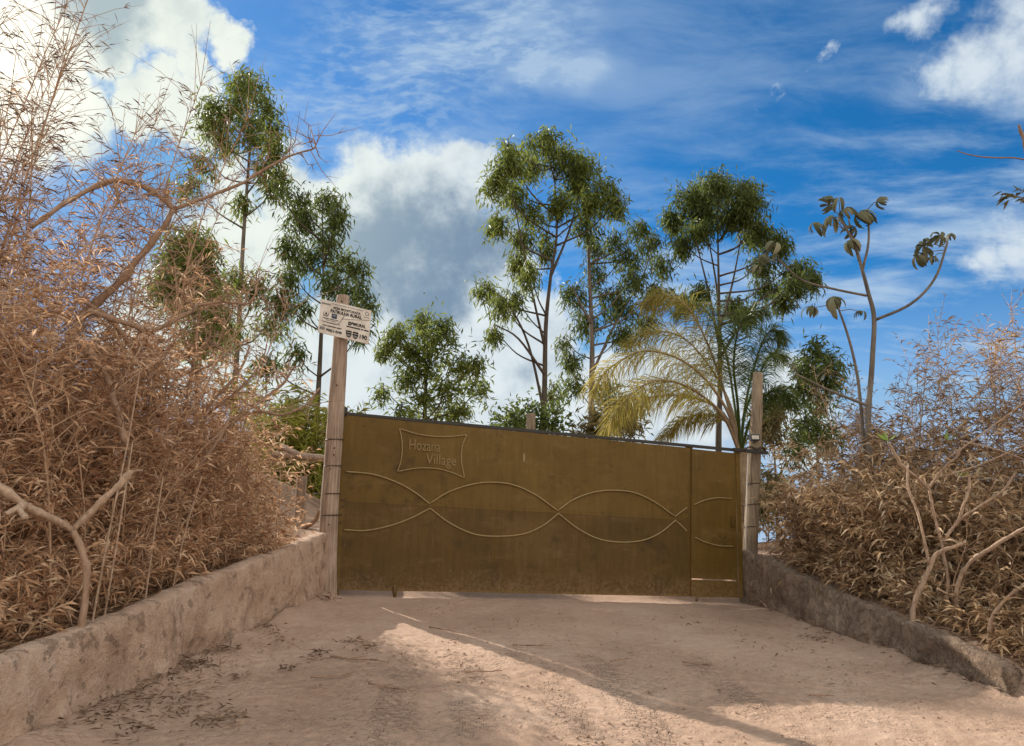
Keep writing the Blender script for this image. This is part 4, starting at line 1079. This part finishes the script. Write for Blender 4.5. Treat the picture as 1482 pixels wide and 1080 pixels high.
b = P(105, 600, 5.75)
branch_tree('bare_tree', (b.x, b.y, GZ(b.x, b.y)), [
    ([Vector((b.x, 5.75, GZ(b.x, 5.75) - .1)), (102, 640, 5.75), (100, 530, 5.75), (120, 460, 5.75), (165, 415, 5.75), (205, 370, 5.75), (235, 330, 5.75), (252, 303, 5.75)], 0.045, 0.018),
    ([(45, 330, 5.35), (85, 300, 5.45), (120, 280, 5.55), (165, 262, 5.65), (205, 270, 5.70), (235, 288, 5.75), (252, 303, 5.75)], 0.016, 0.026),
    ([(252, 303, 5.75), (300, 285, 5.85), (350, 265, 5.95), (392, 240, 6.05), (430, 222, 6.15), (455, 214, 6.15), (453, 197, 6.15)], 0.016, 0.005),
    ([(120, 435, 5.65), (160, 465, 5.75), (190, 500, 5.85), (210, 530, 5.95), (230, 600, 5.95)], 0.016, 0.02),
    ([(128, 450, 5.45), (190, 470, 5.55), (215, 480, 5.65), (270, 455, 5.75), (285, 442, 5.85)], 0.022, 0.012),
    ([(285, 442, 5.85), (320, 437, 5.95), (355, 440, 6.05), (368, 430, 6.05), (371, 412, 6.05)], 0.013, 0.006),
    ([(105, 480, 5.55), (150, 540, 5.45), (165, 580, 5.35), (180, 640, 5.35)], 0.02, 0.024),
    ([(20, 560, 5.9), (60, 610, 5.8), (80, 680, 5.8)], 0.02, 0.026),
    ([(165, 262, 5.65), (170, 285, 5.65), (165, 300, 5.65)], 0.015, 0.006)],
    DBARK, 'bare dusty tree with an arching bent limb above the thicket', 'tree', twigs=0.7, tseed=3)
branch_tree('bare_shrub', P(330, 700, 6.75), [
    ([(235, 720, 6.75), (255, 640, 6.75), (275, 560, 6.65), (285, 480, 6.65), (290, 440, 6.55)], 0.022, 0.010),
    ([(250, 660, 6.75), (300, 590, 6.75), (345, 540, 6.75), (362, 500, 6.75)], 0.018, 0.009),
    ([(270, 700, 6.95), (340, 610, 6.95), (385, 575, 6.95), (410, 555, 6.95), (425, 532, 6.95)], 0.02, 0.009),
    ([(330, 610, 6.95), (370, 596, 6.95), (410, 600, 6.95), (440, 588, 6.95), (463, 562, 6.95)], 0.017, 0.008),
    ([(262, 540, 6.65), (290, 535, 6.65), (315, 522, 6.65), (328, 498, 6.65)], 0.014, 0.007),
    ([(300, 600, 6.85), (350, 560, 6.85), (380, 520, 6.85), (390, 480, 6.85)], 0.013, 0.005),
    ([(272, 500, 6.55), (290, 505, 6.55), (303, 490, 6.55), (305, 470, 6.55)], 0.011, 0.006),
    ([(205, 700, 6.15), (215, 600, 6.15), (225, 540, 6.15), (270, 470, 6.15)], 0.016, 0.008),
    ([(200, 790, 6.55), (240, 720, 6.65), (300, 660, 6.75), (330, 610, 6.85)], 0.015, 0.018)],
    DBARK, 'spreading bare shrub with upcurved dusty branches near the tall post', 'shrub', twigs=0.6, tseed=5)
b = P(125, 860, 4.75)
branch_tree('pruned_tree', (b.x, b.y, GZ(b.x, b.y)), [
    ([Vector((b.x, b.y, GZ(b.x, b.y) - .1)), (124, 850, 4.75), (120, 805, 4.75), (106, 768, 4.75)], 0.022, 0.020),
    ([(106, 768, 4.75), (75, 750, 4.64), (35, 730, 4.5), (-20, 692, 4.35), (-60, 670, 4.25)], 0.021, 0.025),
    ([(106, 768, 4.75), (135, 738, 4.78), (160, 712, 4.8), (176, 697, 4.82), (190, 682, 4.84)], 0.020, 0.022),
    ([(37, 730, 4.5), (25, 736, 4.42), (8, 745, 4.36)], 0.022, 0.014), ([(26, 736, 4.42), (32, 744, 4.40), (37, 751, 4.38)], 0.014, 0.018),
    ([(188, 684, 4.84), (196, 682, 4.84), (206, 681, 4.82)], 0.010, 0.006)],
    PBARK, 'pruned smooth branch forking pale in front of the brown thicket', 'tree', part='limb', shade_first=True)
# pale upright stalks
SG = 'pale dead stalks'
for k, q in enumerate(([(133, 905, 4.9), (160, 760, 4.95), (185, 640, 5.0), (205, 520, 5.05)], [(150, 900, 5.1), (170, 780, 5.15), (192, 640, 5.2)], [(210, 870, 5.6), (225, 760, 5.6), (236, 690, 5.6)], [(305, 840, 7.0), (318, 760, 7.0), (322, 700, 7.0)], [(250, 850, 6.0), (268, 770, 6.0), (292, 690, 6.0)])):
    mb = MB(); pts = [P(*z) for z in q]; g0 = Vector((pts[0].x, pts[0].y, GZ(pts[0].x, pts[0].y) - .03)); mb.tube(catmull([g0] + pts, 5), lerp(0.009, 0.005, len(pts) * 5 + 1), 6)
    tag(mb.build('dead_stalk', PBARK), 'thin pale upright dead stalk against the brown thicket', 'stalk', SG)

# ------------------------------------------------------------------ thicket behind the grey wall
RG = 'dry bamboo clumps behind the grey wall'; RLAB = 'leafy dust coated bamboo clump in the thicket behind the grey wall'
spots = [(3.75, 9.6, 26, 0.22, 0.5, 1.3), (4.0, 8.7, 32, 0.28, 0.7, 1.6), (4.45, 8.25, 32, 0.24, 0.6, 1.5), (4.85, 7.65, 28, 0.22, 0.4, 1.3), (4.7, 8.4, 30, 0.4, 1.0, 1.8), (4.9, 9.3, 28, 0.45, 1.0, 2.0), (5.6, 7.5, 30, 0.4, 0.8, 1.5),
         (5.8, 8.6, 28, 0.5, 1.0, 1.95), (4.5, 10.4, 22, 0.45, 0.8, 1.8), (4.75, 6.35, 26, 0.2, 0.3, 0.75), (6.3, 7.4, 22, 0.45, 0.9, 1.6)]
RL = ['leafy dusty bamboo clump beside the grey post', 'leafy dusty bamboo clump over the upper grey wall', 'leafy dusty bamboo clump over the middle of the grey wall', 'leafy dusty bamboo clump at the foot of the pruned pale tree']
for k, (x, y, n, s_, h0, h1) in enumerate(spots):
    bamboo((x, y), n, s_, h0, h1, 0.3, RL[k] if k < 4 else ('low sunlit bamboo clump spilling past the end of the grey wall' if k == 9 else RLAB), RG, DUST2, 300 + k, 3, 9, 0.06, (0.07, 0.145), None, 0.020, 0.2, 0.095)
for k, (x, y, n) in enumerate(((3.75, 9.2, 12), (3.9, 8.4, 12), (4.05, 7.75, 12), (4.25, 7.15, 10), (4.4, 6.6, 12))):
    bamboo((x, y), n, 0.16, 0.15, 0.5, 0.5, 'low dusty bamboo sprout hugging the back of the grey wall', 'low bamboo sprouts behind the grey wall', DUST2, 350 + k, 3, 8, 0.05, (0.07, 0.14), None, 0.019, 0.0, 0.07, (0.1, 0.26), name='bamboo_sprout')
for k, (x, y, n, h0, h1, ld, ln) in enumerate([(5.0, 9.0, 11, 2.0, 3.1, 0.2, 0.12), (5.9, 8.8, 11, 2.6, 3.4, 1.2, 0.10), (5.5, 8.0, 6, 2.2, 2.9, 0.5, 0.15), (4.5, 9.4, 9, 1.6, 2.6, 2.5, 0.15)]):
    bamboo((x, y), n, 0.3, h0, h1, ln, 'tall pale cane with thin twigs standing above the leafy thicket', 'tall pale canes above the leafy thicket', DUST2, 400 + k, 3, 6, 0.25, (0.06, 0.13), ld, 0.010, 0.1, 0.10, (0.15, 0.5), name='tall_cane', cr=0.009, up=0.6)
YP = 7.4
b = P(1320, 890, YP); gb = Vector((b.x, b.y, GZ(b.x, b.y) - .08)); b2 = P(1385, 865, YP); g2 = Vector((b2.x, b2.y, GZ(b2.x, b2.y) - .08))
branch_tree('pruned_tree', gb, [
    ([gb, (1322, 880, YP), (1338, 840, YP), (1350, 808, YP), (1366, 796, YP - .05), (1382, 792, YP - .08), (1398, 784, YP - .1)], 0.029, 0.013),
    ([(1344, 818, YP), (1336, 772, YP), (1326, 735, YP + .05), (1314, 705, YP + .08), (1314, 671, YP + .1)], 0.013, 0.010),
    ([gb + Vector((.3, .12, 0)), (1372, 850, YP + .15), (1364, 795, YP + .15), (1352, 745, YP + .15), (1344, 708, YP + .15)], 0.016, 0.013),
    ([(1344, 708, YP + .15), (1328, 692, YP + .15), (1308, 676, YP + .15), (1294, 655, YP + .15), (1285, 640, YP + .15)], 0.016, 0.011),
    ([(1344, 706, YP + .15), (1356, 690, YP + .1), (1370, 674, YP + .05), (1384, 662, YP), (1390, 648, YP)], 0.012, 0.011),
    ([(1364, 783, YP + .15), (1378, 766, YP + .1), (1388, 752, YP + .05), (1394, 732, YP), (1402, 710, YP), (1403, 690, YP)], 0.017, 0.012),
    ([(1389, 752, YP + .05), (1410, 738, YP), (1432, 724, YP - .05), (1456, 706, YP - .1), (1469, 686, YP - .1)], 0.013, 0.010)],
    PBARK, 'pruned pale tree with crooked upright branches leaning over the grey wall', 'tree', part='limb')
branch_tree('pruned_tree', g2, [
    ([g2, (1384, 862, YP - .1), (1390, 835, YP - .15), (1402, 816, YP - .2), (1428, 797, YP - .3), (1460, 777, YP - .4), (1490, 762, YP - .5), (1530, 742, YP - .6)], 0.021, 0.016),
    ([(1382, 862, YP - .1), (1372, 860, YP - .15), (1356, 852, YP - .2)], 0.014, 0.010)],
    PBARK, 'low pruned tree with one long pale branch reaching away past the leafy thicket', 'tree', part='limb')
b3 = P(1428, 930, 6.7); g3 = Vector((b3.x, b3.y, GZ(b3.x, b3.y) - .05))
branch_tree('pruned_tree', g3, [([g3, (1434, 900, 6.7), (1452, 872, 6.75), (1482, 845, 6.85), (1520, 815, 6.9)], 0.016, 0.010)], DBARK, 'slanting dusty branch rising where the grey wall ends', 'tree', part='limb')
for k, (x, y) in enumerate(((1285, 634), (1404, 686), (1372, 634))):
    p = P(x, y, YP + .1); rng = np.random.default_rng(900 + k); n = 3
    o = leaf_mesh('fresh_leaf', np.tile(np.array(p), (n, 1)) + np.array([0, 0, -.03]), np.column_stack([rng.normal(size=n), rng.normal(size=n), np.full(n, 0.9)]), 0.14, 0.045, BRIGHTLEAF, None, 0.1, 0.2, None, rng)
    tag(o, 'fresh green leaf tuft at the tip of a pruned branch', 'leaf', 'fresh leaf tufts')
# straw canes leaning through the right thicket
for k, q in enumerate(([(1365, 690, 7.2), (1420, 672, 7.1), (1482, 645, 7.0)], [(1370, 665, 7.4), (1430, 622, 7.2), (1500, 570, 7.0)], [(1390, 638, 7.4), (1440, 650, 7.2), (1490, 668, 7.0)], [(1395, 575, 8.2), (1440, 578, 8.0), (1500, 590, 7.8)], [(1405, 580, 8.4), (1440, 545, 8.3), (1490, 515, 8.2)])):
    mb = MB(); pts = catmull([P(*z) for z in q], 6); mb.tube(pts, lerp(0.009, 0.005, len(pts)), 6)
    tag(mb.build('leaning_cane', PBARK), 'thin straw coloured cane leaning across the leafy thicket', 'cane', 'leaning straw canes')

# tree reaching in at the frame edge: bare trunk with side shoots
b = P(1500, 700, 7.2); g4 = Vector((b.x + .15, 7.2, GZ(b.x, 7.2) - .1))
et = branch_tree('bare_tree', g4, [
    ([g4, (1512, 560, 7.2), (1508, 400, 7.2), (1500, 290, 7.2), (1486, 225, 7.2), (1478, 196, 7.2), (1475, 181, 7.2)], 0.05, 0.012),
    ([(1500, 235, 7.2), (1470, 229, 7.2), (1430, 228, 7.15), (1402, 224, 7.1), (1385, 218, 7.1)], 0.009, 0.005),
    ([(1506, 310, 7.2), (1485, 289, 7.2), (1462, 284, 7.15), (1450, 280, 7.1)], 0.008, 0.004)], DBARK, 'bare trunk with a long thin side shoot beyond the thicket of pale canes', 'tree', part='limb')
rng = np.random.default_rng(77); C = []; 
for (x, y) in [(1450, 282), (1456, 283), (1462, 286), (1468, 284), (1474, 286), (1480, 276), (1484, 288), (1478, 275), (1490, 280), (1495, 290), (1500, 275)]:
    for _ in range(3): C.append(np.array(P(x, y, 7.12)) + rng.normal(size=3) * 0.015)
leaf_mesh('dry_leaves', C, np.column_stack([rng.normal(size=len(C)) - .5, rng.normal(size=len(C)) * .5, rng.normal(size=len(C)) * .5 - .1]), 0.12, 0.035, EUCB, et, 0.2, 0.2, rng=rng)

# ------------------------------------------------------------------ litter and twigs on the ground
def litter(name, pts, label, L=(0.03, 0.09), w=0.010, seed=1, mat=LITTER, z=0.012):
    rng = np.random.default_rng(seed); C = []; D = []
    for (x, y, s_, n) in pts:
        for _ in range(n):
            a = x + rng.normal() * s_; b_ = y + rng.normal() * s_ * 1.3
            v3 = Vector((a, b_, 0)); zz_ = gz(a, b_)
            if xl(b_) < a < xr(b_):
                e1 = a - xl(b_); e2 = xr(b_) - a
                if e1 < 0.03 or (e2 < 0.03 and b_ > 6.2): continue
                zz_ += 0.10 * math.exp(-(e1 / 0.22) ** 2) * (0.6 + 0.8 * mnoise.noise(v3 * 2.0)) + 0.07 * math.exp(-(e2 / 0.2) ** 2) * (0.6 + 0.8 * mnoise.noise(v3 * 2.2)) + 0.020 * mnoise.noise(v3 * 1.1)
            C.append((a, b_, zz_ + z + abs(rng.normal()) * 0.012)); D.append((rng.normal(), rng.normal(), rng.normal() * 0.25 + 0.1))
    o = leaf_mesh(name, C, D, rng.uniform(L[0], L[1], len(C)), w * rng.uniform(0.6, 1.5, len(C)), mat, None, 0.1, 0.25, rng=rng)
    o['kind'] = 'stuff'; o['label'] = label; o['category'] = 'leaf litter'; return o


pl = []
for (px, py, s_, n) in [(170, 1010, .16, 260), (230, 990, .13, 160), (120, 1040, .14, 160), (270, 1020, .10, 90), (250, 960, .09, 80), (320, 1045, .07, 90), (345, 985, .03, 25), (200, 1050, .12, 90), (290, 970, .05, 50), (325, 950, .05, 60), (280, 975, .05, 60), (400, 930, .08, 30), (455, 955, .04, 25), (465, 945, .03, 25), (415, 972, .03, 25), (470, 872, .06, 60), (385, 918, .07, 40), (530, 940, .06, 40), (510, 930, .06, 40)]:
    p = on_ground(px, py); pl.append((p.x, p.y, s_, n))
litter('leaf_litter', pl, 'dark dry leaf litter drifted along the foot of the pale wall', seed=5)
pr = []
for (px, py, s_, n) in [(1130, 885, .06, 50), (1160, 900, .08, 90), (1200, 915, .08, 110), (1250, 930, .08, 120), (1300, 950, .08, 140), (1340, 965, .08, 120), (1380, 980, .08, 120), (1420, 992, .08, 120), (1180, 925, .1, 50), (1100, 878, .05, 40), (1450, 1000, .08, 90), (1000, 900, .25, 14), (1100, 940, .25, 18), (1200, 970, .25, 16), (900, 940, .25, 10)]:
    p = on_ground(px, py); pr.append((p.x, p.y, s_, n))
litter('leaf_litter', pr, 'dark dry leaf litter along the foot of the grey wall', seed=6)
pb = []
for y in np.arange(4.0, 9.0, 0.25): pb.append((xl(y) - 0.42, y, 0.12, 70))
for y in np.arange(6.4, 10.4, 0.25): pb.append((xr(y) + 0.45, y, 0.14, 60))
litter('bed_litter', pb, 'pale fallen bamboo leaves on the beds behind the walls', (0.06, 0.13), 0.014, 8, BEDL)

rd = random.Random(4)


def twig(px, py, ang, L, label, group=None):
    p = on_ground(px, py); mb = MB(); d = Vector((math.cos(ang), math.sin(ang), 0)); pts = []
    for k in range(7):
        q = p + d * L * (k / 6 - .5) + Vector((-d.y, d.x, 0)) * rd.gauss(0, .02) * L; pts.append(Vector((q.x, q.y, gz(q.x, q.y) + 0.02 + 0.02 * mnoise.noise(Vector((q.x, q.y, 0)) * 1.1))))
    mb.tube(pts, lerp(0.008, 0.003, 7), 5)
    for k in (2, 4):
        q = pts[k]; e = q + Vector((math.cos(ang + rd.choice((-.7, .7))), math.sin(ang + rd.choice((-.7, .7))), 0.12)) * L * .3; mb.tube([q, e], [0.005, 0.002], 4)
    tag(mb.build('fallen_twig', DBARK), label, 'twig', group)


TW = 'fallen twigs on the dirt drive'
for (x, y, a, L) in [(770, 938, 0.1, .35), (520, 958, -.25, .5), (640, 915, -.5, .3), (700, 975, .3, .3), (560, 1000, -.4, .3), (900, 960, .6, .25), (1010, 965, -.3, .25), (1190, 1010, .2, .2), (480, 985, .5, .3)]:
    twig(x, y, a, L, 'small dry forked twig lying on the dirt drive', TW)

# ------------------------------------------------------------------ loose clods and grit on the drive
rng = np.random.default_rng(21); V = []; Fc = []
oct_v = np.array([(1, 0, 0), (-1, 0, 0), (0, 1, 0), (0, -1, 0), (0, 0, 1), (0, 0, -.5)], float)
oct_f = np.array([(0, 2, 4), (2, 1, 4), (1, 3, 4), (3, 0, 4), (2, 0, 5), (1, 2, 5), (3, 1, 5), (0, 3, 5)])
for k in range(7000):
    y = 4.2 + 5.0 * rng.random() ** 1.5; x = xl(y) + 0.05 + (xr(max(y, 6.0)) - xl(y) - 0.1) * rng.random()
    if mnoise.noise(Vector((x * 1.3, y * 1.3, 3))) + 0.25 < rng.random() * 0.9: continue
    r_ = 0.004 + 0.009 * rng.random() ** 3
    v3 = Vector((x, y, 0)); e1 = x - xl(y); e2 = xr(y) - x
    z = gz(x, y) + 0.020 * mnoise.noise(v3 * 1.1) + 0.010 * mnoise.noise(v3 * 3.3) - 0.022 * (math.exp(-((x + 0.55 + 0.1 * math.sin(y)) / 0.22) ** 2) + math.exp(-((x - 1.0 + 0.1 * math.sin(y * 1.2)) / 0.22) ** 2))
    z += 0.10 * math.exp(-(e1 / 0.22) ** 2) * (0.6 + 0.8 * mnoise.noise(v3 * 2.0)) + 0.07 * math.exp(-(e2 / 0.2) ** 2) * (0.6 + 0.8 * mnoise.noise(v3 * 2.2))
    Fc.append(oct_f + 6 * len(V)); V.append(oct_v * r_ * (0.6 + 0.8 * rng.random((6, 1))) + np.array([x, y, z + r_ * 0.3]))
clods = np_mesh('dirt_clods', np.concatenate(V), np.concatenate(Fc), DIRT)
clods['kind'] = 'stuff'; clods['label'] = 'loose clods and grit scattered over the dirt drive'; clods['category'] = 'grit'
